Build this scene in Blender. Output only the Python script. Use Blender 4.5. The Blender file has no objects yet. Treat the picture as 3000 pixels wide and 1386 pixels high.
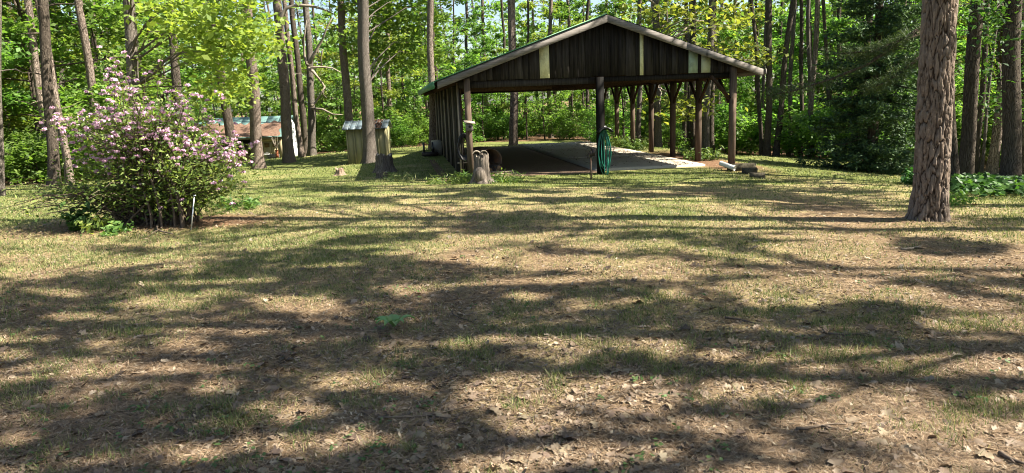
import bpy, math, random
import numpy as np
from mathutils import Vector, Matrix

# ------------------------------------------------------------------ camera, sky, sun, exposure
sc = bpy.context.scene
FPX, PITCH, ROLL, EYE = 2098.0, 0.1882, 0.0384, 1.65      # focal length in photo pixels (3000 wide), radians, metres
cam_d = bpy.data.cameras.new('camera')
cam_d.sensor_width = 36.0
cam_d.lens = FPX / 3000.0 * 36.0
cam_d.clip_start, cam_d.clip_end = 0.05, 3000.0
cam = bpy.data.objects.new('camera', cam_d)
sc.collection.objects.link(cam)
cp, sp, cr, sr = math.cos(PITCH), math.sin(PITCH), math.cos(ROLL), math.sin(ROLL)
FW = np.array([0, cp, -sp]); R0 = np.array([1.0, 0, 0]); U0 = np.array([0, sp, cp])
RT = cr * R0 - sr * U0; UP = sr * R0 + cr * U0
cam.matrix_world = Matrix(((RT[0], UP[0], -FW[0], 0), (RT[1], UP[1], -FW[1], 0), (RT[2], UP[2], -FW[2], EYE), (0, 0, 0, 1)))
sc.camera = cam

SUN_EL = math.radians(47.0)
SUN_AZ = math.radians(-11.0)                          # from +X towards +Y
SD = np.array([math.cos(SUN_EL) * math.cos(SUN_AZ), math.cos(SUN_EL) * math.sin(SUN_AZ), math.sin(SUN_EL)])
w = bpy.data.worlds.new('World'); sc.world = w; w.use_nodes = True
wn = w.node_tree; bg = wn.nodes['Background']
sky = wn.nodes.new('ShaderNodeTexSky'); sky.sky_type = 'NISHITA'; sky.sun_disc = False
sky.sun_elevation = SUN_EL; sky.sun_rotation = math.pi / 2 - SUN_AZ
sky.air_density = 1.0; sky.dust_density = 1.5; sky.ozone_density = 1.0
wn.links.new(sky.outputs[0], bg.inputs[0]); bg.inputs[1].default_value = 0.058
sun_d = bpy.data.lights.new('sun', 'SUN'); sun_d.energy = 5.0; sun_d.angle = math.radians(0.5); sun_d.color = (1.0, 0.935, 0.81)
sun = bpy.data.objects.new('sun', sun_d); sc.collection.objects.link(sun)
sun.rotation_euler = Vector((-SD[0], -SD[1], -SD[2])).to_track_quat('-Z', 'Y').to_euler()
vs = sc.view_settings; vs.view_transform = 'Standard'; vs.look = 'None'; vs.gamma = 1.0; vs.exposure = 2.0
vs.use_curve_mapping = False
sc.cycles.max_bounces = 12; sc.cycles.transmission_bounces = 4; sc.cycles.diffuse_bounces = 9
sc.cycles.sample_clamp_indirect = 8.0; sc.cycles.filter_width = 1.0

# ------------------------------------------------------------------ helpers
COL = sc.collection
rng = np.random.default_rng(7)
random.seed(7)

def ray(px, py):
    u, v = (px - 1500.0) / FPX, (693.0 - py) / FPX
    return RT * u + UP * v + FW
def at(px, py, Y):                                       # the point seen at a photo pixel, Y metres ahead of the eye
    d = ray(px, py); k = Y / d[1]
    return np.array([0, 0, EYE]) + d * k
def project(P):
    q = np.atleast_2d(P) - np.array([0, 0, EYE])
    f = q @ FW; f = np.where(np.abs(f) < 1e-3, 1e-3, f)
    return np.stack([1500 + (q @ RT) / f * FPX, 693 - (q @ UP) / f * FPX, f], 1)

def hsh(ix, iy, s):
    v = np.sin(ix * 127.1 + iy * 311.7 + s * 74.7) * 43758.5453
    return v - np.floor(v)
def vnoise(x, y, s=0):
    x = np.asarray(x, float); y = np.asarray(y, float)
    ix, iy = np.floor(x), np.floor(y); fx, fy = x - ix, y - iy
    fx = fx * fx * (3 - 2 * fx); fy = fy * fy * (3 - 2 * fy)
    a, b, c, d = hsh(ix, iy, s), hsh(ix + 1, iy, s), hsh(ix, iy + 1, s), hsh(ix + 1, iy + 1, s)
    return (a * (1 - fx) + b * fx) * (1 - fy) + (c * (1 - fx) + d * fx) * fy
def fbm(x, y, s=0, o=3):
    t, a, n = 0, 0.5, 0
    for k in range(o):
        t = t + a * vnoise(x * 2 ** k, y * 2 ** k, s + k); n += a; a *= .5
    return t / n

# terrain: a smooth surface through surveyed ground points
ctrl = [(-9, 2, 0), (0, 2, 0), (9, 2, 0), (-9, 7, 0), (0, 7, 0), (9, 6, 0), (-4, 10, 0), (2, 11, 0.0), (0, -8, 0), (-14, -6, 0), (14, -6, 0)]
for (px, py, d) in [(1357, 522, 16.04), (1756, 520, 16.5), (2142, 497, 17.0), (1818, 424, 26.0), (1505, 445, 30.5), (1270, 455, 27),
                    (1130, 500, 19), (1088, 483, 28), (1021, 483, 30), (756, 494, 30), (847, 476, 33), (915, 455, 37), (771, 471, 44), (870, 461, 46),
                    (160, 545, 20), (400, 545, 19), (676, 505, 26), (500, 655, 10.5), (2718, 650, 9.0), (2826, 541, 15), (2956, 553, 13.5), (2903, 524, 18),
                    (2550, 505, 20), (2250, 462, 24), (2065, 456, 27), (1926, 447, 27), (1650, 425, 36), (1300, 428, 36), (2246, 459, 25), (600, 560, 15)]:
    ctrl.append(tuple(at(px, py, d)))
for (x, y) in [(-60, 30), (-60, 80), (-20, 80), (20, 80), (60, 80), (60, 20), (0, 60), (40, 45), (-40, 50)]:
    ctrl.append((x, y, -0.9 if x > -30 else -0.7))
ctrl = np.array(ctrl, float)
def _tps(r2): return np.where(r2 > 1e-9, r2 * np.log(np.maximum(r2, 1e-9)) * 0.5, 0)
_n = len(ctrl)
_A = np.zeros((_n + 3, _n + 3))
_A[:_n, :_n] = _tps(((ctrl[:, None, :2] - ctrl[None, :, :2]) ** 2).sum(2)) + np.eye(_n) * 1.0
_A[:_n, _n] = 1; _A[:_n, _n + 1:] = ctrl[:, :2]; _A[_n, :_n] = 1; _A[_n + 1:, :_n] = ctrl[:, :2].T
_W = np.linalg.solve(_A, np.r_[ctrl[:, 2], 0, 0, 0])
QX, QY = at(2722, 650, 9.0)[:2]
def gz(x, y):
    x = np.asarray(x, float); y = np.asarray(y, float); sh = x.shape
    X = np.stack([x.ravel(), y.ravel()], 1)
    out = np.zeros(len(X))
    for i in range(0, len(X), 20000):
        Xi = np.clip(X[i:i + 20000], [-65, -12], [65, 85])
        out[i:i + 20000] = _tps(((Xi[:, None] - ctrl[None, :, :2]) ** 2).sum(2)) @ _W[:_n] + _W[_n] + Xi @ _W[_n + 1:]
    z = np.clip(out.reshape(sh), -2.2, 0.6)
    z = z + (fbm(x * .9, y * .9, 3) - .5) * .07 + .02 * np.exp(-((x - QX) ** 2 + (y - QY) ** 2) / .9)
    return z
# the carport stands on a levelled pad
CX, CY, YAW, WD, BAY = -0.9355, 16.0424, 0.1488, 6.257, 1.78
_pu, _pv = np.meshgrid(np.linspace(0, WD, 5), np.linspace(0, 6 * BAY, 7))
_px = CX + math.cos(YAW) * _pu - math.sin(YAW) * _pv; _py = CY + math.sin(YAW) * _pu + math.cos(YAW) * _pv
_pc = np.linalg.lstsq(np.stack([_pu.ravel(), _pv.ravel(), np.ones(35)], 1), gz(_px, _py).ravel(), rcond=None)[0]
_gz_raw = gz
def gz(x, y):
    x = np.asarray(x, float); y = np.asarray(y, float); dx, dy = x - CX, y - CY
    u = dx * math.cos(YAW) + dy * math.sin(YAW); v = -dx * math.sin(YAW) + dy * math.cos(YAW)
    ou = np.maximum(np.maximum(-.2 - u, u - WD - .2), 0); ov = np.maximum(np.maximum(.1 - v, v - 6 * BAY - .6), 0)
    k = np.clip(1 - np.hypot(ou, ov) / 2.0, 0, 1); k = k * k * (3 - 2 * k)
    return _gz_raw(x, y) * (1 - k) + (u * _pc[0] + v * _pc[1] + _pc[2]) * k
def gz1(x, y): return float(gz(np.array([x]), np.array([y]))[0])
def ground_at(px, py, guess=12.0):                        # where the ray of a photo pixel meets the terrain
    d = ray(px, py)
    ks = np.linspace(2.0, 60, 1200); P = np.array([0, 0, EYE]) + d[None] * ks[:, None]
    below = P[:, 2] < gz(P[:, 0], P[:, 1])
    i = int(np.argmax(below)) if below.any() else len(ks) - 1
    return P[i]

def np_mesh(name, V, F, mat=None, smooth=False):
    V = np.asarray(V, np.float32); me = bpy.data.meshes.new(name)
    me.vertices.add(len(V)); me.vertices.foreach_set('co', V.ravel())
    if isinstance(F, np.ndarray):
        k = F.shape[1]; me.loops.add(F.size); me.loops.foreach_set('vertex_index', F.ravel().astype(np.int32))
        me.polygons.add(len(F)); me.polygons.foreach_set('loop_start', np.arange(0, F.size, k, dtype=np.int32))
    else:
        lens = np.array([len(f) for f in F]); flat = np.concatenate([np.asarray(f) for f in F]).astype(np.int32)
        me.loops.add(len(flat)); me.loops.foreach_set('vertex_index', flat)
        me.polygons.add(len(F)); me.polygons.foreach_set('loop_start', np.r_[0, np.cumsum(lens)[:-1]].astype(np.int32))
    if smooth: me.polygons.foreach_set('use_smooth', np.ones(len(me.polygons), bool))
    me.update(calc_edges=True)
    if mat: me.materials.append(mat)
    return me
def link(name, data, parent=None, loc=None, rot=None, scale=None):
    o = bpy.data.objects.new(name, data); COL.objects.link(o)
    if parent is not None: o.parent = parent
    if loc is not None: o.location = [float(v) for v in loc]
    if rot is not None: o.rotation_euler = rot
    if scale is not None: o.scale = scale
    return o
def tag(o, label=None, cat=None, group=None, kind=None):
    if label: o['label'] = label
    if cat: o['category'] = cat
    if group: o['group'] = group
    if kind: o['kind'] = kind
    return o
def thing(name, label, cat, loc=(0, 0, 0), rz=0.0, group=None):
    return tag(link(name, None, None, loc, (0, 0, rz)), label, cat, group)

class G:                                                  # collects polygons of one mesh
    def __init__(s): s.V = []; s.F = []; s.n = 0
    def add(s, V, F):
        V = np.asarray(V, float); s.V.append(V)
        s.F += [[int(i) + s.n for i in f] for f in F]; s.n += len(V); return s
    def box(s, a, b, jit=0.0):
        (x0, y0, z0), (x1, y1, z1) = a, b
        V = np.array([(x0, y0, z0), (x1, y0, z0), (x1, y1, z0), (x0, y1, z0), (x0, y0, z1), (x1, y0, z1), (x1, y1, z1), (x0, y1, z1)], float)
        if jit: V += rng.normal(0, jit, V.shape)
        return s.add(V, [(0, 3, 2, 1), (4, 5, 6, 7), (0, 1, 5, 4), (1, 2, 6, 5), (2, 3, 7, 6), (3, 0, 4, 7)])
    def bar(s, p, q, w, h, upv=(0, 0, 1)):                # rectangular bar from p to q
        p, q = np.array(p, float), np.array(q, float); d = (q - p) / np.linalg.norm(q - p)
        u = np.cross(d, upv); u /= np.linalg.norm(u); v = np.cross(u, d)
        V = []
        for c in (p, q):
            for (a, b) in ((-1, -1), (1, -1), (1, 1), (-1, 1)): V.append(c + u * a * w / 2 + v * b * h / 2)
        return s.add(V, [(3, 2, 1, 0), (4, 5, 6, 7), (0, 1, 5, 4), (1, 2, 6, 5), (2, 3, 7, 6), (3, 0, 4, 7)])
    def prism(s, poly, axis, a, b):                       # poly: 2-D points, extruded along axis from a to b
        n = len(poly); V = []
        for t in (a, b):
            for (p, q) in poly:
                V.append({'x': (t, p, q), 'y': (p, t, q), 'z': (p, q, t)}[axis])
        F = [list(range(n))[::-1], list(range(n, 2 * n))] + [(i, (i + 1) % n, n + (i + 1) % n, n + i) for i in range(n)]
        return s.add(V, F)
    def tube(s, pts, rad, sides=8, cap=True):
        V, F = tube(pts, rad, sides); s.add(V, F)
        if cap:
            m = len(pts); o = s.n - len(V)
            s.F.append([o + i for i in range(sides)][::-1]); s.F.append([o + (m - 1) * sides + i for i in range(sides)])
        return s
    def lathe(s, prof, sides=20, c=(0, 0, 0)):
        n = len(prof); V = []
        for (r, z) in prof:
            for k in range(sides):
                a = 2 * math.pi * k / sides; V.append((c[0] + r * math.cos(a), c[1] + r * math.sin(a), c[2] + z))
        F = [(i * sides + k, i * sides + (k + 1) % sides, (i + 1) * sides + (k + 1) % sides, (i + 1) * sides + k) for i in range(n - 1) for k in range(sides)]
        return s.add(V, F)
    def mesh(s, name, mat, smooth=False): return np_mesh(name, np.concatenate(s.V), s.F, mat, smooth)
    def build(s, name, mat, parent=None, smooth=False, **k): return link(name, s.mesh(name, mat, smooth), parent, **k)

def tube(pts, rad, sides=8):
    pts = np.asarray(pts, float); m = len(pts); rad = np.broadcast_to(np.asarray(rad, float), (m,))
    T = np.gradient(pts, axis=0); T /= np.linalg.norm(T, axis=1, keepdims=True) + 1e-12
    ref = np.array([0, 0, 1.0]) if abs(T[:, 2]).mean() < .8 else np.array([1.0, 0, 0])
    U = np.cross(T, ref); U /= np.linalg.norm(U, axis=1, keepdims=True) + 1e-12
    Wv = np.cross(U, T)
    a = np.arange(sides) * 2 * np.pi / sides
    V = pts[:, None] + rad[:, None, None] * (U[:, None] * np.cos(a)[None, :, None] + Wv[:, None] * np.sin(a)[None, :, None])
    i = np.arange(m - 1)[:, None] * sides; k = np.arange(sides)[None]; k2 = (k + 1) % sides
    F = np.stack([i + k, i + k2, i + sides + k2, i + sides + k], -1).reshape(-1, 4)
    return V.reshape(-1, 3), F

def leaf_quads(C, N, L, Wd, r, fold=.15):                 # one folded diamond per leaf
    C = np.asarray(C, float); n = len(C); N = N / (np.linalg.norm(N, axis=1, keepdims=True) + 1e-9)
    t = r.normal(size=(n, 3)); t -= (t * N).sum(1, keepdims=True) * N; t /= np.linalg.norm(t, axis=1, keepdims=True) + 1e-9
    b = np.cross(N, t); L = np.broadcast_to(L, (n,))[:, None]; Wd = np.broadcast_to(Wd, (n,))[:, None]
    V = np.stack([C - t * L / 2, C + b * Wd / 2 + N * fold * Wd - t * L * .05, C + t * L / 2, C - b * Wd / 2 + N * fold * Wd - t * L * .05], 1).reshape(-1, 3)
    return V, np.arange(4 * n).reshape(-1, 4)

# ------------------------------------------------------------------ materials
class M:
    def __init__(s, name, rough=.9, spec=.25):
        s.m = bpy.data.materials.new(name); s.m.use_nodes = True; s.t = s.m.node_tree
        s.b = s.t.nodes['Principled BSDF']; s.out = s.t.nodes['Material Output']
        s.b.inputs['Roughness'].default_value = rough; s.b.inputs['Specular IOR Level'].default_value = spec
    def n(s, typ, **kw):
        nd = s.t.nodes.new('ShaderNode' + typ)
        for k, v in kw.items():
            if k.startswith('_'): setattr(nd, k[1:], v); continue
            key = int(k[1:]) if k[0] == 'i' and k[1:].isdigit() else k.replace('_', ' ')
            sock = nd.inputs[key]
            if isinstance(v, bpy.types.NodeSocket): s.t.links.new(v, sock)
            else: sock.default_value = v
        return nd
    def coords(s, scale=(1, 1, 1), kind='Object'):
        tc = s.n('TexCoord'); return s.n('Mapping', i0=tc.outputs[kind], Scale=scale).outputs[0]
    def noise(s, vec, scale, detail=4, rough=.6): return s.n('TexNoise', Vector=vec, Scale=scale, Detail=detail, Roughness=rough).outputs[0]
    def ramp(s, fac, stops, interp='LINEAR'):
        nd = s.n('ValToRGB', Fac=fac); e = nd.color_ramp.elements; nd.color_ramp.interpolation = interp
        while len(e) < len(stops): e.new(.5)
        for el, (p, c) in zip(e, stops): el.position = p; el.color = (*c, 1)
        return nd.outputs[0]
    def mix(s, f, a, b, typ='MIX'):
        nd = s.n('Mix', _data_type='RGBA', _blend_type=typ)
        for k, v in ((0, f), (6, a), (7, b)):
            if isinstance(v, bpy.types.NodeSocket): s.t.links.new(v, nd.inputs[k])
            else: nd.inputs[k].default_value = (*v, 1) if isinstance(v, tuple) else v
        return nd.outputs[2]
    def math(s, op, a, b=0.0, clamp=False): return s.n('Math', _operation=op, _use_clamp=clamp, i0=a, i1=b).outputs[0]
    def color(s, c):
        if isinstance(c, tuple): s.b.inputs['Base Color'].default_value = (*c, 1)
        else: s.t.links.new(c, s.b.inputs['Base Color'])
        return s
    def bump(s, h, strength=.5, dist=.02):
        bp = s.n('Bump', Height=h, Strength=strength, Distance=dist); s.t.links.new(bp.outputs[0], s.b.inputs['Normal']); return s
    def translucent(s, col, f):
        tr = s.n('BsdfTranslucent', Color=col); mx = s.n('MixShader', Fac=f, i1=s.b.outputs[0], i2=tr.outputs[0])
        s.t.links.new(mx.outputs[0], s.out.inputs[0]); return s

def leaf_mat(name, stops, tf=.42, tgain=(1.25, 1.5, .55), rough=.5, objvar=.35):
    a = M(name, rough, .3)
    r = a.n('NewGeometry').outputs['Random Per Island']; ob = a.n('ObjectInfo').outputs['Random']
    c = a.ramp(r, stops)
    v = a.math('ADD', a.math('MULTIPLY', ob, objvar), 1 - objvar / 2)
    hs = a.n('HueSaturation', Hue=a.math('ADD', a.math('MULTIPLY', ob, .04), .478), Saturation=.93, Value=v, Color=c).outputs[0]
    a.color(hs)
    a.translucent(a.mix(1.0, hs, tgain, 'MULTIPLY'), tf); return a.m
def bark_mat(name, dark, mid, light, sx=9, sz=2.2, depth=.03, hue=.0):
    a = M(name, .95, .1); co = a.coords((1, 1, sz / sx))
    wv = a.n('VectorMath', _operation='ADD', i0=co, i1=a.n('TexNoise', Vector=co, Scale=sx * .6, Detail=2).outputs[1]).outputs[0]
    ve = a.n('TexVoronoi', _feature='DISTANCE_TO_EDGE', Vector=wv, Scale=sx).outputs[0]
    cell = a.n('TexVoronoi', Vector=wv, Scale=sx).outputs['Color']
    n1 = a.noise(a.coords(), 22, 5, .7)
    pl = a.ramp(ve, [(0, (0, 0, 0)), (.12, (1, 1, 1))])
    c = a.mix(n1, mid, light); c = a.mix(a.math('MULTIPLY', cell, .5), c, dark)
    c = a.mix(pl, dark, c); c = a.mix(a.math('MULTIPLY', a.n('ObjectInfo').outputs['Random'], .5), c, mid)
    a.color(c).bump(a.math('ADD', pl, a.math('MULTIPLY', n1, .5)), .9, depth); return a.m
def wood_mat(name, c0, c1, rough=.85, axis=(14, 14, .8), bump=.3, objvar=.6):
    a = M(name, rough, .06); co = a.coords(axis); ob = a.n('ObjectInfo').outputs['Random']
    sh = a.n('VectorMath', _operation='ADD', i0=co, i1=a.n('CombineXYZ', X=a.math('MULTIPLY', ob, 50.0), Y=a.math('MULTIPLY', ob, 31.0)).outputs[0]).outputs[0]
    g = a.noise(sh, 2.2, 6, .65); st = a.noise(a.coords((2, 2, 2)), 1.3, 3, .6)
    c = a.mix(a.ramp(g, [(.3, (0, 0, 0)), (.7, (1, 1, 1))]), c0, c1)
    c = a.mix(a.math('MULTIPLY', st, .5), c, c0)
    kn = a.n('TexVoronoi', Vector=a.coords((3.2, 3.2, 1.7)), Scale=1.0).outputs[0]; c = a.mix(a.ramp(kn, [(.05, (.8, .8, .8)), (.13, (0, 0, 0))]), c, tuple(x * .35 for x in c0))
    v = a.math('ADD', a.math('MULTIPLY', ob, objvar), 1 - objvar / 2)
    a.color(a.n('HueSaturation', Value=v, Color=c).outputs[0]).bump(g, bump, .01); return a.m
def plain_mat(name, c, rough=.7, var=.15, scale=6, metal=0.0, dirt=None, spec=.3):
    a = M(name, rough, spec); n = a.noise(a.coords(), scale, 5, .65)
    lo = tuple(x * (1 - var * 1.6) for x in c); hi = tuple(min(1, x * (1 + var)) for x in c)
    k = a.mix(n, lo, hi)
    if dirt: k = a.mix(a.ramp(a.noise(a.coords(), scale * .45, 5, .7), [(.5, (0, 0, 0)), (.68, (.8, .8, .8))]), k, dirt)
    a.color(k).bump(n, .15, .01); a.b.inputs['Metallic'].default_value = metal; return a.m

def build_ground_mat():
    a = M('lawn_soil', .95, .1); at_ = a.n('Attribute', _attribute_name='green').outputs['Fac']; lit = a.n('Attribute', _attribute_name='mulch').outputs['Fac']
    co = a.coords(); n1 = a.noise(co, 3.0, 6, .7); n2 = a.noise(co, 28, 6, .75); n3 = a.noise(co, 120, 3, .7)
    soil = a.ramp(n2, [(.30, (.06, .042, .025)), (.48, (.165, .112, .064)), (.60, (.28, .20, .115)), (.72, (.42, .33, .205))])
    straw = a.ramp(n2, [(.3, (.14, .105, .045)), (.5, (.29, .235, .11)), (.7, (.46, .385, .21))])
    gr = a.ramp(n3, [(.3, (.045, .065, .015)), (.55, (.115, .15, .033)), (.75, (.22, .235, .07))])
    gm = a.math('ADD', at_, a.math('MULTIPLY', a.math('SUBTRACT', n1, .5), .9), True)
    c = a.mix(a.ramp(gm, [(.12, (0, 0, 0)), (.45, (1, 1, 1))]), soil, straw)
    c = a.mix(a.ramp(a.math('ADD', gm, a.math('MULTIPLY', a.math('SUBTRACT', n3, .5), .8)), [(.42, (0, 0, 0)), (.72, (.85, .85, .85))]), c, gr)
    c = a.mix(lit, c, a.ramp(n2, [(.3, (.04, .022, .013)), (.5, (.15, .085, .048)), (.7, (.33, .21, .13))]))
    a.color(c).bump(a.math('ADD', n2, a.math('MULTIPLY', n3, .6)), .8, .03); return a.m

MT = {}
MT['ground'] = build_ground_mat()
MT['grass'] = leaf_mat('grass_blades', [(0, (.05, .09, .018)), (.4, (.10, .145, .03)), (.72, (.185, .205, .06)), (1, (.37, .33, .15))], .3, (1.1, 1.15, .6), .6, 0)
MT['dead_leaf'] = leaf_mat('dead_leaf', [(0, (.05, .034, .022)), (.4, (.135, .096, .062)), (.75, (.225, .168, .108)), (1, (.34, .275, .19))], .12, (1.2, 1, .8), .6, .5)
MT['needles_fallen'] = leaf_mat('fallen_needles', [(0, (.095, .056, .03)), (.6, (.235, .148, .082)), (1, (.38, .27, .165))], .05, (1, 1, 1), .7, 0)
MT['leaf_bright'] = leaf_mat('spring_leaf', [(0, (.075, .15, .022)), (.5, (.125, .23, .035)), (1, (.19, .31, .055))], .5, (1.6, 1.7, .7))
MT['leaf_mid'] = leaf_mat('forest_leaf', [(0, (.06, .13, .025)), (.5, (.105, .195, .035)), (1, (.16, .26, .05))], .52, (1.55, 1.75, .75))
MT['leaf_oak'] = leaf_mat('oak_leaf', [(0, (.10, .165, .024)), (.5, (.17, .24, .035)), (1, (.25, .31, .06))], .5, (1.6, 1.5, .65))
MT['leaf_dark'] = leaf_mat('bed_leaf', [(0, (.018, .06, .012)), (.6, (.04, .11, .018)), (1, (.08, .17, .03))], .35, (1.4, 1.6, .6))
MT['pine'] = leaf_mat('pine_needle', [(0, (.03, .055, .016)), (.6, (.055, .09, .026)), (1, (.09, .12, .035))], .25, (1.2, 1.3, .7), .6)
MT['spruce'] = leaf_mat('spruce_needle', [(0, (.02, .045, .018)), (.6, (.048, .095, .032)), (1, (.11, .18, .05))], .2, (1.2, 1.3, .7), .6, .1)
MT['azalea_leaf'] = leaf_mat('azalea_leaf', [(0, (.045, .09, .018)), (.5, (.12, .19, .032)), (1, (.24, .31, .07))], .45, (1.5, 1.5, .6), .5, .05)
MT['blossom'] = leaf_mat('azalea_petal', [(0, (.40, .20, .32)), (.5, (.56, .34, .47)), (1, (.72, .55, .65))], .4, (1.1, 1.0, 1.05), .6, 0)
MT['weed'] = leaf_mat('weed_leaf', [(0, (.05, .11, .02)), (.5, (.10, .18, .03)), (1, (.18, .27, .055))], .45, (1.4, 1.4, .6), .5, .2)
MT['seedling'] = leaf_mat('seedling_leaf', [(0, (.05, .09, .02)), (1, (.12, .17, .05))], .3, (1.2, 1.2, .7), .5, 0)
MT['broad'] = leaf_mat('broad_leaf', [(0, (.10, .22, .06)), (1, (.22, .36, .13))], .35, (1.2, 1.3, .7), .45, .1)
MT['bark_pine'] = bark_mat('pine_bark', (.045, .032, .024), (.19, .142, .112), (.38, .315, .265), 11, 2.6)
MT['bark_oak'] = bark_mat('oak_bark', (.04, .033, .027), (.155, .128, .105), (.33, .29, .25), 16, 2.6, .025)
MT['bark_dark'] = bark_mat('forest_bark', (.026, .02, .016), (.085, .066, .051), (.18, .15, .12), 12, 2.2, .025)
MT['stem'] = wood_mat('shrub_stem', (.06, .045, .035), (.22, .17, .125))
MT['dead_wood'] = wood_mat('dead_wood', (.16, .13, .10), (.42, .36, .29))
MT['stump'] = wood_mat('stump_wood', (.045, .037, .031), (.30, .25, .205), .95, (18, 18, 1.6), .9)
MT['stump_light'] = wood_mat('pale_stump_wood', (.13, .085, .06), (.42, .31, .23), .95, (18, 18, 1.6), .9)
MT['board'] = wood_mat('old_dark_board', (.011, .0098, .0092), (.062, .054, .049), .8, (16, 16, .7), .5, .9)
MT['beam'] = wood_mat('beam_wood', (.02, .013, .009), (.075, .046, .031), .85, (9, 9, 9), .3, .4)
MT['post'] = wood_mat('post_wood', (.055, .037, .027), (.185, .138, .105), .9, (16, 16, .8), .5, .5)
MT['black_post'] = wood_mat('black_painted_post', (.006, .0055, .005), (.02, .018, .016), .7, (16, 16, .7), .4, .2)
MT['fascia'] = wood_mat('grey_weathered_board', (.10, .088, .078), (.27, .245, .225), .9, (1.2, 14, 14), .4, .2)
MT['cream'] = plain_mat('cream_paint', (.62, .60, .36), .7, .12, 9, dirt=(.30, .28, .17))
MT['pale_green'] = plain_mat('pale_green_paint', (.33, .42, .32), .7, .12, 7, dirt=(.2, .24, .18))
MT['green_metal'] = plain_mat('green_roof_metal', (.055, .17, .085), .45, .2, 3, .0)
MT['teal_metal'] = plain_mat('teal_roof_metal', (.12, .21, .19), .5, .25, 2.5)
MT['blue_metal'] = plain_mat('grey_blue_roof_metal', (.13, .17, .19), .5, .3, 5, .2, dirt=(.08, .07, .055))
MT['olive'] = plain_mat('olive_paint', (.30, .27, .14), .75, .08, 3)
MT['tan_paint'] = plain_mat('tan_paint', (.34, .28, .17), .8, .2, 3, dirt=(.18, .14, .08))
MT['brown_door'] = wood_mat('brown_door_wood', (.07, .045, .025), (.20, .13, .075))
MT['white'] = plain_mat('white_paint', (.74, .75, .74), .7, .1, 5, dirt=(.5, .5, .47))
MT['dark_void'] = plain_mat('dark_interior', (.035, .03, .024), .9)  # near-black colour standing in for shade in the cabin recess, panes and birdhouse hole
def concrete():
    a = M('concrete', .9, .2); co = a.coords(); n = a.noise(co, 2.0, 6, .7); f = a.noise(co, 40, 4, .7)
    c = a.mix(n, (.31, .275, .215), (.45, .405, .325)); c = a.mix(a.ramp(f, [(.35, (.6, .6, .6)), (.5, (0, 0, 0))]), c, (.22, .19, .15))
    c = a.mix(a.ramp(a.n('TexVoronoi', Vector=co, Scale=5.0).outputs[0], [(.03, (1, 1, 1)), (.10, (0, 0, 0))]), c, (.10, .07, .045))
    a.color(c).bump(f, .3, .005); return a.m
MT['concrete'] = concrete()
def dirt_floor():
    a = M('dirt_litter_floor', .95, .1); co = a.coords(); n = a.noise(co, 3, 5, .7); f = a.noise(co, 45, 5, .8)
    c = a.ramp(f, [(.3, (.05, .033, .022)), (.52, (.17, .115, .078)), (.7, (.34, .25, .18))]); c = a.mix(a.math('MULTIPLY', n, .5), c, (.11, .075, .052))
    a.color(c).bump(f, .9, .03); return a.m
MT['dirt'] = dirt_floor()
MT['roof_litter'] = MT['dirt2'] = (lambda a: (a.color(a.ramp(a.noise(a.coords(), 9, 6, .8), [(.3, (.07, .042, .030)), (.5, (.165, .10, .072)), (.7, (.27, .185, .13))])).bump(a.noise(a.coords(), 22, 5, .8), .9, .04), a.m)[1])(M('roof_needles', .95, .1))
MT['hose'] = plain_mat('green_hose', (.009, .115, .078), .35, .1, 20, spec=.5)
MT['rubber'] = plain_mat('black_rubber', (.012, .012, .014), .4, .2, 10, spec=.5)
MT['iron'] = plain_mat('dark_iron', (.05, .04, .035), .55, .3, 20, .5)
MT['rust'] = plain_mat('rusty_metal', (.15, .105, .075), .7, .4, 12, .3, dirt=(.25, .11, .05))
MT['galv'] = plain_mat('galvanised_metal', (.55, .56, .57), .35, .1, 30, .7)
MT['pvc'] = plain_mat('white_plastic', (.58, .57, .52), .4, .08, 8)
MT['timber'] = wood_mat('landscape_timber', (.03, .025, .018), (.13, .115, .08), .95, (9, 1.5, 9), .7)
MT['fire_log'] = wood_mat('cut_log', (.14, .085, .05), (.40, .27, .16))
MT['plank'] = wood_mat('pale_plank', (.26, .20, .14), (.52, .43, .32), .9, (1, 12, 12))
MT['red_post'] = plain_mat('red_brown_paint', (.28, .09, .04), .8, .3, 8)

# ------------------------------------------------------------------ carport frame (local u right, v deep)
ZB = 2.0915
LEN = 6 * BAY
OV, OVF, ZA, ZE = 0.587, 0.30, 3.40, 2.118
cy_, sy_ = math.cos(YAW), math.sin(YAW)
def cw(u, v): return CX + cy_ * u - sy_ * v, CY + sy_ * u + cy_ * v
def cl(x, y):
    dx, dy = x - CX, y - CY
    return dx * cy_ + dy * sy_, -dx * sy_ + dy * cy_
UM = WD / 2 - .085                                        # the middle post
def in_port(x, y, m=0.0):
    u, v = cl(x, y); return (u > -.25 - m) & (u < WD - .35 + m) & (v > .05 - m) & (v < LEN + m)

AZX, AZY = at(430, 655, 10.6)[:2]                         # the azalea's place
def edge_d(px): return np.interp(px, [-500, 0, 560, 600, 900, 940, 1060, 1090, 1250, 1300, 1700, 1800, 2100, 2300, 2420, 2680, 2790, 3000, 3500], [20, 21.5, 23, 49, 50, 45, 44, 39, 37, 39, 41, 31, 29.5, 28, 24, 23.5, 21, 20, 16])
def greenness(x, y):
    x = np.asarray(x, float); y = np.asarray(y, float); r = np.hypot(x, y)
    g = np.interp(r, [2.5, 5, 8, 11, 15, 22, 40], [.15, .23, .39, .54, .66, .78, .82])
    g = g + (fbm(x * .45, y * .45, 11) - .5) * .75 + (fbm(x * 1.7, y * 1.7, 17) - .5) * .55
    g = g - .25 * np.exp(-((x - 4.5) ** 2 / 6 + (y - 6.0) ** 2 / 5)) - .35 * np.exp(-((x - 4.6) ** 2 + (y - 9.3) ** 2) / 3) - .22 * np.exp(-((x - 3.5) ** 2 / 7 + (y - 12.3) ** 2 / 3))
    return np.clip(g, 0, 1)
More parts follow.
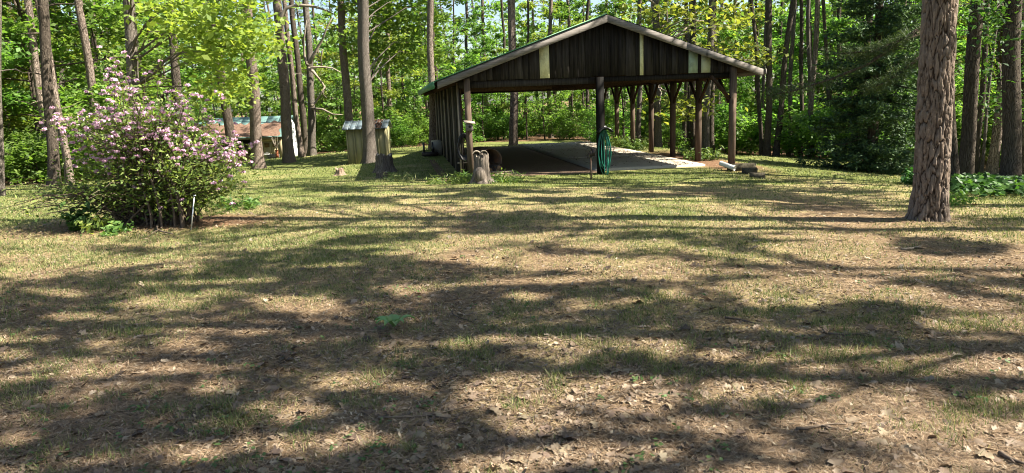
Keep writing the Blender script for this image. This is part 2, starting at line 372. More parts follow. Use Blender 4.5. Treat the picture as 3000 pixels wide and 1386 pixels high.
def mulch(x, y):
    m = 1.3 * np.exp(-(((x - AZX - .2) / 1.9) ** 2 + ((y - AZY) / .75) ** 2) ** 1.5)
    pw = cw(WD + .1, 2.5); u, v = cl(x, y)
    m = m + 1.1 * np.exp(-(((u - WD - .15) / .75) ** 2) ** 2 - (((v - 2.2) / 3.6) ** 2) ** 2)
    far = np.clip((y - edge_d(1500 + x / np.maximum(y, 1.0) * FPX) + .6) / 1.6, 0, 1)
    return np.clip(m + far + (fbm(x, y, 23) - .5) * .5 * (m > .1), 0, 1)

# ------------------------------------------------------------------ ground
gx = np.unique(np.r_[np.linspace(-300, -40, 12), np.linspace(-40, -14, 40), np.linspace(-14, 16, 190), np.linspace(16, 40, 36), np.linspace(40, 300, 12)])
gy = np.unique(np.r_[np.linspace(-120, -10, 8), np.linspace(-10, 1.5, 16), np.linspace(1.5, 30, 200), np.linspace(30, 90, 60), np.linspace(90, 600, 14)])
XX, YY = np.meshgrid(gx, gy); ZZ = gz(XX, YY)
nx, ny = len(gx), len(gy)
idx = np.arange(nx * ny).reshape(ny, nx)
F = np.stack([idx[:-1, :-1], idx[:-1, 1:], idx[1:, 1:], idx[1:, :-1]], -1).reshape(-1, 4)
gme = np_mesh('ground', np.stack([XX, YY, ZZ], -1).reshape(-1, 3), F, MT['ground'], True)
for nm, fn in (('green', greenness), ('mulch', mulch)):
    a_ = gme.attributes.new(nm, 'FLOAT', 'POINT'); a_.data.foreach_set('value', fn(XX, YY).ravel().astype(np.float32))
ground = tag(link('ground', gme), 'patchy lawn of short grass, dead leaves and pine needles', kind='structure')

# concrete drive under the right half of the carport: three poured panels
def patch(name, corners_uv, mat, dz, thick, parent=None, n=14, kind=None):
    (a, b, c, d) = [np.array(p, float) for p in corners_uv]
    s = np.linspace(0, 1, n); S, T = np.meshgrid(s, s)
    P = (a * ((1 - S) * (1 - T))[..., None] + b * (S * (1 - T))[..., None] + c * (S * T)[..., None] + d * ((1 - S) * T)[..., None])
    X, Y = cw(P[..., 0], P[..., 1]); Z = gz(X, Y) + dz
    V = np.stack([X, Y, Z], -1).reshape(-1, 3); I = np.arange(n * n).reshape(n, n)
    Fq = np.stack([I[:-1, :-1], I[:-1, 1:], I[1:, 1:], I[1:, :-1]], -1).reshape(-1, 4).tolist()
    B = np.r_[I[0, :], I[1:, -1], I[-1, -2::-1], I[-2:0:-1, 0]]; V2 = V[B] - [0, 0, thick]; k = len(B); o = len(V)
    Fq += [[int(B[i]), o + i, o + (i + 1) % k, int(B[(i + 1) % k])] for i in range(k)]
    ob = link(name, np_mesh(name, np.r_[V, V2], Fq, mat), parent)
    if kind: ob['kind'] = kind
    return ob
slab = link('concrete_drive', None); tag(slab, 'pale concrete slab on the open side of the carport', kind='structure')
for (v0, v1) in ((.45, 3.9), (3.93, 7.6), (7.63, 11.9)):
    patch('slab_panel', [(UM + .02, v0), (WD - .42, v0 + .05), (WD - .42, v1), (UM + .02, v1)], MT['concrete'], .05, .2, slab)
patch('dirt_floor', [(-.05, .25), (UM, .15), (UM, LEN + .1), (-.05, LEN - .2)], MT['dirt'], .022, .1, kind='structure')['label'] = 'brown leaf-strewn dirt floor under the closed side of the carport'
patch('dirt_trail', [(-.62, -.2), (-.38, -.2), (-.45, 6.0), (-.62, 6.0)], MT['dirt2'], .006, .05, kind='structure')['label'] = 'narrow worn drip-line trail along the carport wall'

# ------------------------------------------------------------------ the carport
cport = thing('carport', 'open gabled wooden carport with dark board gable and green metal roof', 'carport', (CX, CY, 0), YAW)
def lz(u, v): x, y = cw(u, v); return gz1(x, y)
UA = WD / 2 + .05
slope = (ZA - ZE) / (WD / 2 + OV)
def roof_z(u): return ZA - slope * abs(u - UA) - (0.0)
# gable boards
pale = [(1.70, 1.925, 'cream'), (4.00, 4.09, 'cream'), (5.16, 5.39, 'pale_green'), (5.465, 5.69, 'pale_green2')]
MT['pale_green2'] = plain_mat('faded_cream_paint', (.45, .47, .33), .7, .12, 7, dirt=(.28, .29, .2))
u = 0.0; edges = []
cuts = sorted([(a, b, m) for a, b, m in pale])
while u < WD - .02:
    hit = [c for c in cuts if abs(c[0] - u) < 1e-6]
    if hit: edges.append((u, hit[0][1], hit[0][2])); u = hit[0][1]; continue
    nxt = min([c[0] for c in cuts if c[0] > u] + [WD]); wv = random.uniform(.13, .235)
    e = u + wv
    if nxt - e < .09: e = nxt
    edges.append((u, min(e, nxt), 'board')); u = min(e, nxt)
for (a, b, m) in edges:
    g = G(); dv = random.uniform(-.008, .008); g_ = .004
    zt = lambda uu: roof_z(uu) - .10
    zl = ZB + random.uniform(-.012, .012)
    pts = [(a + g_, zl), (b - g_, zl), (b - g_, zt(b))] + ([(UA, zt(UA))] if a < UA < b else []) + [(a + g_, zt(a))]
    g.prism(pts, 'y', -.055 + dv, -.032 + dv); g.build('gable_board', MT[m], cport)
for (a, b) in [(i * WD / 16, (i + 1) * WD / 16 - .006) for i in range(16)]:
    pts = [(a, ZB), (b, ZB), (b, zt(b))] + ([(UA, zt(UA))] if a < UA < b else []) + [(a, zt(a))]
    G().prism(pts, 'y', LEN + .03, LEN + .05).build('rear_gable_board', MT['board'], cport)
# front beams (two planks), rear beam, row beams
G().box((-.1, .0, 1.94), (UM - .07, .045, ZB - .002)).build('front_beam', MT['board'], cport)
G().box((UM + .07, .0, 1.975), (WD + .05, .045, ZB - .002)).build('front_beam', MT['board'], cport)
G().box((-.02, .36, 1.86), (2.05, .40, 2.06)).build('inner_tie_board', MT['beam'], cport)
G().box((-.1, LEN - .02, 1.93), (WD + .05, LEN + .025, ZB)).build('rear_beam', MT['beam'], cport)
G().box((WD - .07, .02, 1.95), (WD - .02, LEN - .03, 2.12)).build('row_beam', MT['beam'], cport)
G().box((.02, .02, 1.95), (.07, LEN - .03, 2.12)).build('row_beam', MT['beam'], cport)
# rafters and collar ties inside
for k in range(1, 12):
    v = k * LEN / 12
    for s_ in (-1, 1):
        ue = -OV + .05 if s_ < 0 else WD + OV - .05
        G().bar((UA, v, ZA - .16), (ue, v, roof_z(ue) - .16), .045, .13).build('rafter', MT['beam'], cport)
    if k % 2 == 0: G().bar((.05, v + .06, 2.04), (WD - .05, v + .06, 2.04), .045, .14).build('tie_beam', MT['beam'], cport)
# roof panels: ribbed metal sheets over plank deck
def roof_panel(side, v0, v1, mat):
    g = G(); n = 9; V = []; prof = []
    for i in range(n):
        t = i / (n - 1); prof.append((v0 + (v1 - v0) * t, .022 if i % 4 == 2 else 0.0))
    ue = -OV - .06 if side < 0 else WD + OV + .06
    for (vv, h) in prof: V.append((UA, vv, roof_z(UA) + .012 + h)); 
    for (vv, h) in prof: V.append((ue, vv, roof_z(ue) + .012 + h))
    Fp = [(i, i + 1, n + i + 1, n + i) for i in range(n - 1)]
    g.add(V, Fp); g.add([(x, y, z - .004) for (x, y, z) in V], [f[::-1] for f in Fp])
    return g.build('roof_panel', mat, cport)
nP = 12; v0, v1 = -OVF - .02, LEN + OVF
for i in range(nP):
    for s_ in (-1, 1): roof_panel(s_, v0 + (v1 - v0) * i / nP, v0 + (v1 - v0) * (i + 1) / nP - .003, MT['green_metal'])
for s_ in (-1, 1):                                        # plank deck under the metal
    ue = -OV if s_ < 0 else WD + OV
    for j in range(12):
        ua, ub = UA + (ue - UA) * j / 12, UA + (ue - UA) * (j + 1) / 12 - .006 * s_
        G().add([(ua, v0 + .03, roof_z(ua) - .05), (ub, v0 + .03, roof_z(ub) - .05), (ub, v1 - .03, roof_z(ub) - .05), (ua, v1 - .03, roof_z(ua) - .05),
                 (ua, v0 + .03, roof_z(ua) - .005), (ub, v0 + .03, roof_z(ub) - .005), (ub, v1 - .03, roof_z(ub) - .005), (ua, v1 - .03, roof_z(ua) - .005)],
                [(0, 3, 2, 1), (4, 5, 6, 7), (0, 1, 5, 4), (1, 2, 6, 5), (2, 3, 7, 6), (3, 0, 4, 7)]).build('roof_deck_plank', MT['beam'], cport)
# fascia boards on the front and rear rake
for (vv, nm) in ((-OVF - .03, 'fascia_board'), (LEN + OVF, 'rear_fascia_board')):
    for (ua, ub) in ((UA, -OV), (UA, 5.0), (5.006, WD + OV)):
        G().prism([(ua, roof_z(ua) - .005), (ub, roof_z(ub) - .005), (ub, roof_z(ub) - .16), (ua, roof_z(ua) - .16)][::(1 if ub > ua else -1)], 'y', vv, vv + .035).build(nm, MT['fascia'], cport)
G().prism([(UA - .02, roof_z(UA) + .03), (-OV - .08, roof_z(-OV - .08) + .03), (-OV - .08, roof_z(-OV - .08) + .008), (UA - .02, roof_z(UA) + .008)], 'y', -OVF - .05, -OVF - .034).build('drip_edge', MT['green_metal'], cport)
G().box((-OV - .10, -OVF - .02, roof_z(-OV) - .15), (-OV - .065, LEN + OVF, roof_z(-OV) + .0)).build('eave_trim', MT['green_metal'], cport)
G().box((WD + OV + .062, -OVF - .02, roof_z(WD + OV) - .13), (WD + OV + .09, LEN + OVF, roof_z(WD + OV) - .0)).build('eave_trim', MT['fascia'], cport)
# posts
def post(u, v, wd, top, mat='post', name='post'):
    return G().box((u - wd / 2, v - wd / 2, lz(u, v) - .15), (u + wd / 2, v + wd / 2, top)).build(name, MT[mat], cport)
post(.06, -.13, .13, ZB + .05)['label'] = 'front left corner post carrying the birdhouse'
post(UM, -.12, .15, ZB - .01, 'black_post')['label'] = 'black middle post carrying the hose hanger'
for k in range(7):
    v = k * BAY
    post(WD - .045, v + (.02 if k else -.13), .125, 1.96 if k else ZB + .12)
    for s_ in ((-1, 1) if k else (1,)):
        if k == 6 and s_ == 1: continue
        vv = v + .02
        G().bar((WD - .045, vv + s_ * .05, 1.40), (WD - .045, vv + s_ * .60, 1.97), .045, .06, (1, 0, 0)).build('knee_brace', MT['beam'], cport)
G().bar((WD - .12, -.10, 1.50), (WD - .58, -.10, 2.02), .05, .12, (0, 1, 0)).build('knee_brace', MT['beam'], cport)
# closed left side: posts with vertical boards outside them
for k in range(1, 7): post(.03, k * BAY, .13, 1.97)
v = .30; nb = 0
while v < LEN:
    wb = random.uniform(.20, .29)
    zb0 = lz(-.08, v) + random.uniform(-.02, .02)
    G().box((-.085 + random.uniform(-.006, .006), v, zb0), (-.06, v + wb, 2.09)).build('wall_board', MT['board'], cport)
    nb += 1; v += wb + random.uniform(.012, .03)
for k in range(7):                                        # pale wooden strips added outside, imitating bright light at the wall gaps
    vb = .31 + k * 1.62
    G().box((-.135, vb, lz(-.1, vb) + .05), (-.0875, vb + .045, 2.07)).build('wall_batten', MT['dead_wood'], cport)

# ------------------------------------------------------------------ trees
def trunk_geo(dirv, H, r0, r1=None, sides=12, rings=26, wig=.05, flare=.45, seed=0, stubs=0, stub_len=.8, z0=-.25):
    r = np.random.default_rng(seed); r1 = r0 * .45 if r1 is None else r1
    t = np.linspace(0, 1, rings) ** 1.5; z = z0 + (H - z0) * t
    ph = r.uniform(0, 6.28, 4)
    P = np.stack([dirv[0] * z + wig * (np.sin(z * .55 + ph[0]) - np.sin(ph[0])) + wig * .4 * np.sin(z * 1.7 + ph[1]) * np.clip(z, 0, 1),
                  dirv[1] * z + wig * (np.sin(z * .5 + ph[2]) - np.sin(ph[2])), z], 1)
    rad = r0 + (r1 - r0) * np.clip(z / H, 0, 1) ** .9
    rad = rad * (1 + flare * np.exp(-np.clip(z, 0, 9) / .28))
    V, F = tube(P, rad, sides)
    a = np.tile(np.arange(sides), rings) * 2 * np.pi / sides; zz = np.repeat(z, sides)
    C = np.repeat(P, sides, 0); k = 1 + .05 * np.sin(3 * a + ph[0] + zz * .6) + .035 * np.sin(7 * a + ph[3]) + .12 * np.exp(-np.clip(zz, 0, 9) / .25) * np.sin(5 * a + ph[1])
    V = C + (V - C) * k[:, None]
    g = G(); g.add(V, F.tolist())
    for _ in range(stubs):
        zz = r.uniform(1.8, min(H, 9)); c = np.array([np.interp(zz, z, P[:, i]) for i in range(3)]); an = r.uniform(0, 6.28); L = stub_len * r.uniform(.3, 1.3)
        d = np.array([math.cos(an), math.sin(an), r.uniform(-.25, .35)])
        pts = [c + d * L * s_ + r.normal(0, .05, 3) * s_ + np.array([0, 0, -.12 * L * s_ * s_]) for s_ in (0, .35, .7, 1)]
        g.tube(pts, np.array([.028, .02, .014, .005]) * (.6 + r0), 5, False)
    return g, (lambda q: np.array([np.interp(q, z, P[:, i]) for i in range(3)]))

def limb_pts(r, c, d, L, n=6, droop=.0, wob=.12):
    pts = [np.array(c, float)]; d = d / np.linalg.norm(d)
    for i in range(n):
        d = d + r.normal(0, wob, 3); d[2] -= droop / n; d /= np.linalg.norm(d)
        pts.append(pts[-1] + d * L / n)
    return np.array(pts)

def broadleaf(seed, H, cb, R, nl, nleaf, ls, r0, wig=.12, flat=.10, per=5):
    """one tree: (trunk with limbs, crown) meshes data"""
    r = np.random.default_rng(seed)
    g, pos = trunk_geo((r.normal(0, .03), r.normal(0, .03)), H, r0, r0 * .25, 8, 14, wig, .3, seed)
    tips = []
    for i in range(nl):
        t = (i + r.uniform(0, 1)) / nl; zz = cb + (H - cb) * t * .97
        prof = math.sin(math.pi * min(1, (.18 + .78 * t))) ** .7
        L = R * prof * r.uniform(.65, 1.15); an = i * 2.4 + r.normal(0, .4)
        d = np.array([math.cos(an), math.sin(an), r.uniform(.05, .5) + t * .35])
        pts = limb_pts(r, pos(zz), d, L, 6, .25)
        g.tube(pts, np.linspace(r0 * .34 * (1 - .5 * t), .006, 7), 5, False)
        for j in range(per):
            s_ = r.uniform(.3, 1.0); k = min(5, int(s_ * 6)); c = pts[k] + (pts[k + 1] - pts[k]) * (s_ * 6 - k if k < 5 else .9)
            an2 = an + r.choice([-1, 1]) * r.uniform(.4, 1.3); L2 = L * r.uniform(.15, .42)
            e = c + np.array([math.cos(an2), math.sin(an2), r.uniform(-.15, .3)]) * L2
            tips.append((c, e))
            if j < 2: g.tube([c, (c + e) / 2 + r.normal(0, .03, 3), e], [.012, .008, .003], 4, False)
    m = max(3, nleaf // len(tips)); C = []
    for (c, e) in tips:
        s_ = r.uniform(.1, 1.15, (m, 1)); C.append(c + (e - c) * s_ + r.normal(0, 1, (m, 3)) * np.array([.17, .17, flat]) * (.5 + np.linalg.norm(e - c)))
    C = np.concatenate(C); N = np.array([0, 0, 1.0]) + r.normal(0, .55, (len(C), 3)) + np.array([0, 0, .2])
    sz = ls * r.uniform(.65, 1.3, len(C))
    return g, leaf_quads(C, N, sz, sz * .62, r)

def pine_crown(seed, z0, z1, R, n, tuft=9):
    r = np.random.default_rng(seed); g = G(); C, N = [], []
    for i in range(n):
        t = r.uniform(0, 1) ** .8; zz = z0 + (z1 - z0) * t; L = R * (1 - t * .75) * r.uniform(.4, 1); an = r.uniform(0, 6.28)
        pts = limb_pts(r, (0, 0, zz), np.array([math.cos(an), math.sin(an), r.uniform(-.05, .45)]), L, 4, -.1)
        if i % 2 == 0: g.tube(pts, [.035, .026, .018, .012, .005], 4, False)
        for q in range(tuft):
            s_ = r.uniform(.35, 1.0) * 4; k = min(3, int(s_)); c = pts[k] + (pts[k + 1] - pts[k]) * (s_ - k)
            c = c + r.normal(0, .16, 3); m = 7
            dd = r.normal(0, 1, (m, 3)); dd[:, 2] = np.abs(dd[:, 2]) * .6; dd /= np.linalg.norm(dd, axis=1, keepdims=True)
            C.append(c + dd * .11); N.append(np.cross(dd, r.normal(0, 1, (m, 3))))
    C, N = np.concatenate(C), np.concatenate(N)
    return g, leaf_quads(C, N, .27, .05, r, 0)

# shared crowns
PINES = []
for s_, (z0, z1, R, n) in enumerate([(10, 19, 2.4, 26), (11, 20, 2.6, 30), (9.5, 17, 2.2, 24)]):
    g, (V, F) = pine_crown(100 + s_, z0, z1, R, n)
    PINES.append((g.mesh('boughs', MT['bark_dark']), np_mesh('crown', V, F, MT['pine'])))
def tall_crown(root, kind, dirv, scale=1.0):
    i = random.randrange(3); q = Vector((dirv[0], dirv[1], 1)).to_track_quat('Z', 'Y').to_euler()
    q.rotate_axis('Z', random.uniform(0, 6.28))
    o = link('crown', PINES[i][1], root, (0, 0, 0), q, (scale,) * 3)
    link('boughs', PINES[i][0], o)

def named_tree(px, py, d, tx, wpx, label, name='pine_tree', bark='bark_pine', H=17, stubs=5, crown=True, sides=14, group=None, cat='tree', wig=.05, flare=.4, rings=30):
    B = at(px, py, d); B[2] = gz1(B[0], B[1]) if abs(gz1(B[0], B[1]) - B[2]) < .4 else B[2]
    T = at(tx, 0, d); dv = ((T[0] - B[0]) / (T[2] - B[2]), random.uniform(-.02, .02))
    r0 = wpx / FPX * d / 2
    root = thing(name, label, cat, B, 0, group)
    g, pos = trunk_geo(dv, H, r0, r0 * .5, sides, rings, wig, flare, int(px * 7 + py), stubs)
    g.build('trunk', MT[bark], root, True)
    if crown: tall_crown(root, 'pine', dv, random.uniform(.85, 1.1) * H / 18)
    return root, pos, dv, B

named = [
 (150, 470, 23, 70, 22, 'pale leaning pine trunk nearest the left edge behind the azalea', 'pine_tree', 'bark_pine'),
 (206, 535, 21, 118, 21, 'slim pale pine leaning beside the thick dark trunk at far left', 'pine_tree', 'bark_pine'),
 (161, 548, 20, 132, 31, 'thick dark straight trunk at the far left wood edge', 'oak_tree', 'bark_dark'),
 (296, 500, 24, 226, 24, 'grey leaning pine rising behind the left side of the azalea', 'pine_tree', 'bark_pine'),
 (303, 480, 30, 277, 18, 'slim distant pine seen above the azalea blossom plume', 'pine_tree', 'bark_pine'),
 (545, 510, 23, 507, 27, 'dark trunk rising behind the right shoulder of the azalea', 'oak_tree', 'bark_dark'),
 (686, 507, 26, 617, 27, 'dark pine trunk directly left of the cabin roof', 'pine_tree', 'bark_dark'),
 (757, 495, 30, 722, 33, 'thick pine standing in front of the cabin doors', 'pine_tree', 'bark_pine'),
 (883, 453, 36, 828, 16, 'slim leaning pine just beyond the cabin white gable end', 'pine_tree', 'bark_pine'),
 (896, 449, 40, 852, 19, 'dark thin pine in the wood edge right of the cabin', 'pine_tree', 'bark_dark'),
 (1033, 450, 33, 998, 25, 'straight pine rising behind the olive shed roof', 'pine_tree', 'bark_pine'),
 (1270, 457, 27, 1269, 21, 'pine standing behind the carport wall end', 'pine_tree', 'bark_pine'),
 (1505, 446, 30.5, 1496, 26, 'lone pine seen through the carport opening beyond the dirt floor', 'pine_tree', 'bark_pine'),
 (1868, 440, 29, 1880, 15, 'thin trunk behind the third visible row post of the carport', 'oak_tree', 'bark_oak'),
 (1926, 448, 27, 1931, 23, 'pale grey trunk behind the fourth carport row post', 'oak_tree', 'bark_oak'),
 (2002, 447, 31, 2012, 13, 'left trunk of the close trio behind the carport row', 'forest_tree', 'bark_dark'),
 (2015, 446, 32, 2038, 12, 'middle trunk of the close trio behind the carport row', 'forest_tree', 'bark_dark'),
 (2031, 447, 31, 2030, 16, 'right trunk of the close trio behind the carport row', 'forest_tree', 'bark_dark'),
 (2066, 457, 27, 2080, 22, 'broad grey trunk behind the second carport row post', 'oak_tree', 'bark_oak'),
 (2083, 453, 29, 2100, 17, 'dark trunk right beside the broad grey one behind the carport row', 'forest_tree', 'bark_dark'),
 (2232, 457, 27, 2200, 12, 'thin dark trunk left of the paired trunks beyond the right lawn', 'forest_tree', 'bark_dark'),
 (2246, 460, 26, 2252, 19, 'straight dark trunk in the clump beyond the carport eave', 'forest_tree', 'bark_dark'),
 (2272, 464, 26, 2330, 17, 'dark trunk leaning right beyond the carport eave', 'forest_tree', 'bark_dark'),
 (2314, 466, 27, 2330, 13, 'pale-based trunk on the right lawn edge', 'forest_tree', 'bark_oak'),
 (2344, 467, 27, 2352, 12, 'thin straight trunk on the right lawn edge', 'forest_tree', 'bark_dark'),
 (2371, 468, 26, 2388, 16, 'grey trunk on the right lawn edge just left of the spruce', 'pine_tree', 'bark_pine'),
 (2444, 480, 26, 2410, 11, 'thin trunk leaning left behind the spruce', 'forest_tree', 'bark_dark'),
 (2797, 545, 14.5, 2785, 24, 'dark trunk half hidden behind the big foreground pine', 'pine_tree', 'bark_dark'),
 (2826, 543, 15, 2848, 40, 'thick dark straight trunk right of the big foreground pine', 'pine_tree', 'bark_dark'),
 (2858, 518, 20, 2880, 17, 'thin trunk between the two thick dark trunks at right', 'pine_tree', 'bark_dark'),
 (2873, 519, 19, 2925, 9, 'very thin sapling leaning right among the trunks at far right', 'sapling', 'bark_oak'),
 (2904, 525, 18.5, 2955, 28, 'brown pine standing in the gap between the far right trunks', 'pine_tree', 'bark_pine'),
 (2927, 515, 22, 2940, 18, 'slim dark pine beside the brown one at far right', 'pine_tree', 'bark_dark'),
 (2957, 555, 13.5, 2985, 50, 'thickest dark trunk at the far right edge', 'pine_tree', 'bark_dark'),
 (2995, 530, 18, 3010, 26, 'trunk cut by the right edge of the view', 'pine_tree', 'bark_dark'),
 (3, 580, 17, -30, 20, 'pale trunk cut by the left edge of the view', 'oak_tree', 'bark_oak'),
]
for (px, py, d, tx, wp, lab, nm, bk) in named:
    masked = px in (2826, 2957)
    named_tree(px, py, d, tx, wp, lab, nm, bk, crown=not masked) if not masked else None
# pine with an arching bare bough, and the gnarled dead tree, and the two oaks with low leafy limbs
root, pos, dv, B = named_tree(847, 477, 33, 806, 31, 'tall pine by the cabin corner with an arching bare bough', H=18, stubs=4)
p0 = at(822, 70, 33) - B; pts = [at(a, b, 32.6) - B for (a, b) in ((820, 95), (822, 52), (838, 24), (872, 15), (915, 18), (950, 28), (985, 45))]
G().tube(np.array(pts), [.10, .10, .085, .075, .06, .04, .02], 7).build('bare_bough', MT['dead_wood'], root, True)
root, pos, dv, B = named_tree(915, 456, 37, 896, 22, 'gnarled tree with crooked dead boughs right of the cabin', 'dead_tree', 'bark_oak', stubs=3)
for path, w0 in (([(906, 185), (925, 150), (945, 115), (960, 75), (975, 50)], .08), ([(904, 200), (918, 210), (935, 232), (952, 255), (945, 275), (955, 285)], .07), ([(912, 310), (925, 300), (940, 275), (952, 252)], .06),
                 ([(913, 318), (945, 320), (975, 335), (1003, 336)], .06), ([(910, 198), (945, 196), (975, 200), (1002, 214)], .05), ([(900, 190), (892, 165), (890, 120), (898, 60)], .07), ([(945, 145), (940, 170), (944, 200)], .035)):
    r_ = np.random.default_rng(len(path) * 13 + path[0][1])
    P = np.array([at(a, b, 36.6 + r_.uniform(-.3, .3)) - B for a, b in path])
    G().tube(P, np.linspace(w0 * 1.25, .02, len(P)), 6).build('dead_bough', MT['dead_wood'], root, True)

def leafy_clusters(regions, B, d0, d1, seed, ls=.16, per=16, spread=.26):
    r = np.random.default_rng(seed); C = []; tips = []
    for (x0, y0, x1, y1, n) in regions:
        for _ in range(n):
            c = at(r.uniform(x0, x1), r.uniform(y0, y1), r.uniform(d0, d1)) - B; tips.append(c)
            C.append(c + r.normal(0, 1, (per, 3)) * np.array([spread, spread, spread * .35]))
    C = np.concatenate(C); N = np.array([0, 0, 1.1]) + r.normal(0, .6, (len(C), 3)); sz = ls * r.uniform(.7, 1.3, len(C))
    V, F = leaf_quads(C, N, sz, sz * .6, r); return V, F, tips
def limbs_to(g, pos, tips, seed, every=4, r0=.05, zlo=2.5):
    r = np.random.default_rng(seed)
    for t in tips[::every]:
        hd = math.hypot(t[0] - pos(t[2])[0], t[1] - pos(t[2])[1]); s_ = pos(max(zlo, t[2] - .25 * hd)); m = (s_ + t) / 2 + np.array([0, 0, .12 * hd]) + r.normal(0, .12, 3)
        q1 = (s_ + m) / 2 + r.normal(0, .06, 3); q2 = (m + t) / 2 + r.normal(0, .06, 3)
        g.tube([s_, q1, m, q2, t], np.array([1, .75, .5, .3, .1]) * r0 * (.5 + .12 * hd), 5, False)

root, pos, dv, B = named_tree(418, 560, 18.5, 384, 35, 'thick oak behind the azalea with bright leafy boughs overhead', 'oak_tree', 'bark_oak', H=15, stubs=2)
V, F, tips = leafy_clusters([(440, -40, 740, 100, 90), (560, 60, 790, 175, 74), (640, 190, 730, 310, 22), (580, 250, 640, 320, 8), (280, -140, 480, -50, 20), (700, -80, 830, 10, 20)], B, 15.5, 19.5, 5, .17, 20)
link('crown', np_mesh('crown', V, F, MT['leaf_oak']), root); g = G(); limbs_to(g, pos, tips, 5, 13, .032); g.build('boughs', MT['bark_oak'], root, True)
root, pos, dv, B = named_tree(1088, 484, 28, 1066, 38, 'stout oak with flared base in front of the olive shed', 'oak_tree', 'bark_oak', H=16, stubs=2, flare=.7)
V, F, tips = leafy_clusters([(1070, -60, 1330, 60, 70), (1085, 40, 1310, 190, 100), (1000, -80, 1090, 30, 24), (985, 85, 1065, 135, 14), (1040, -120, 1400, -40, 60)], B, 31.0, 34.5, 6, .26, 20, .42)
link('crown', np_mesh('crown', V, F, MT['leaf_bright']), root); g = G(); limbs_to(g, pos, tips, 6, 18, .03); g.build('boughs', MT['bark_oak'], root, True)

for o_ in [o for o in bpy.data.objects if o.get('label') == 'pale grey trunk behind the fourth carport row post']:
    B = np.array(o_.location); pos = lambda q: np.array([.01 * q, 0, q])
    V, F, tips = leafy_clusters([(1780, -120, 2200, 60, 50), (1820, 20, 2230, 150, 50), (2080, 120, 2260, 200, 16), (1930, 280, 2090, 350, 22)], B, 24.5, 30, 7, .22, 18, .36)
    link('crown', np_mesh('crown', V, F, MT['leaf_oak']), o_); g = G(); limbs_to(g, pos, tips, 7, 5, .06); g.build('boughs', MT['dead_wood'], o_, True)
for o_ in [o for o in bpy.data.objects if o.get('label') == 'brown pine standing in the gap between the far right trunks']:
    B = np.array(o_.location); pos = lambda q: np.array([.02 * q, 0, q])
    V, F, tips = leafy_clusters([(2860, -60, 3060, 120, 40), (2880, 100, 3020, 260, 22), (2790, -40, 2880, 60, 12), (2860, 260, 3000, 360, 12)], B, 12.5, 18, 9, .11, 22, .26)
    link('leaf_sprays', np_mesh('leaf_sprays', V, F, MT['leaf_dark']), o_); g = G(); limbs_to(g, pos, tips, 9, 6, .04); g.build('boughs', MT['bark_dark'], o_, True)
for o_ in [o for o in bpy.data.objects if o.get('label') == 'dark trunk half hidden behind the big foreground pine']:
    B = np.array(o_.location); r_ = np.random.default_rng(12); g = G(); C, N = [], []
    for path in ([(2760, 40), (2640, 120), (2540, 190), (2440, 230), (2330, 265), (2250, 280)], [(2775, 100), (2680, 180), (2600, 240), (2540, 262)], [(2700, 95), (2560, 150), (2420, 160)]):
        P = np.array([at(a, b, 14.2) - B for a, b in path]); g.tube(P, np.linspace(.045, .008, len(P)), 6)
        for q in r_.uniform(.3, len(P) - 1.01, 130):
            k = int(q); c = P[k] + (P[k + 1] - P[k]) * (q - k) + r_.normal(0, .10, 3) * [1, 1, .5]; dd = r_.normal(0, 1, (9, 3)); dd /= np.linalg.norm(dd, axis=1, keepdims=True); C.append(c + dd * .07); N.append(np.cross(dd, r_.normal(0, 1, (9, 3))))
    C, N = np.concatenate(C), np.concatenate(N); V, F = leaf_quads(C, N, .17, .012, r_, 0); link('needles', np_mesh('needles', V, F, MT['pine']), o_); g.build('low_boughs', MT['bark_dark'], o_, True)

# ---- the crowns over the lawn: their gaps let the sun through where the photograph shows it
def ell(px, py, L):
    o = np.zeros_like(px)
    for (cx, cy, rx, ry) in L: o = np.maximum(o, 1.35 - np.sqrt(((px - cx) / rx) ** 2 + ((py - cy) / ry) ** 2) * .35 * 1.0 - .0)
    return o > 1.0
def band(px, py, pts, th):
    xs = [p[0] for p in pts]; y = np.interp(px, xs, [p[1] for p in pts]); return (px > xs[0]) & (px < xs[-1]) & (np.abs(py - y) < th)
LIT = [(130, 785, 170, 14), (90, 805, 110, 12), (860, 885, 115, 24), (480, 882, 110, 14), (370, 885, 45, 9), (545, 958, 115, 22), (560, 1022, 90, 24), (700, 975, 65, 12),
       (250, 922, 120, 11), (250, 1055, 70, 12), (40, 1035, 60, 14), (960, 1097, 95, 40), (862, 1205, 130, 26), (620, 1150, 80, 14), (55, 1290, 80, 24), (330, 1000, 60, 12), (170, 860, 90, 9),
       (1172, 850, 65, 18), (1060, 1092, 90, 26), (1040, 1265, 60, 14), (1265, 752, 65, 10), (1440, 757, 45, 8), (1540, 866, 65, 15), (1690, 903, 65, 10), (1500, 985, 115, 26),
       (1650, 1030, 125, 30), (1490, 1150, 160, 55), (1700, 1155, 140, 46), (1890, 1165, 140, 50), (1560, 1235, 130, 28), (1965, 870, 70, 20), (1950, 1045, 70, 18), (1330, 1010, 50, 12), (1700, 1310, 90, 16)]
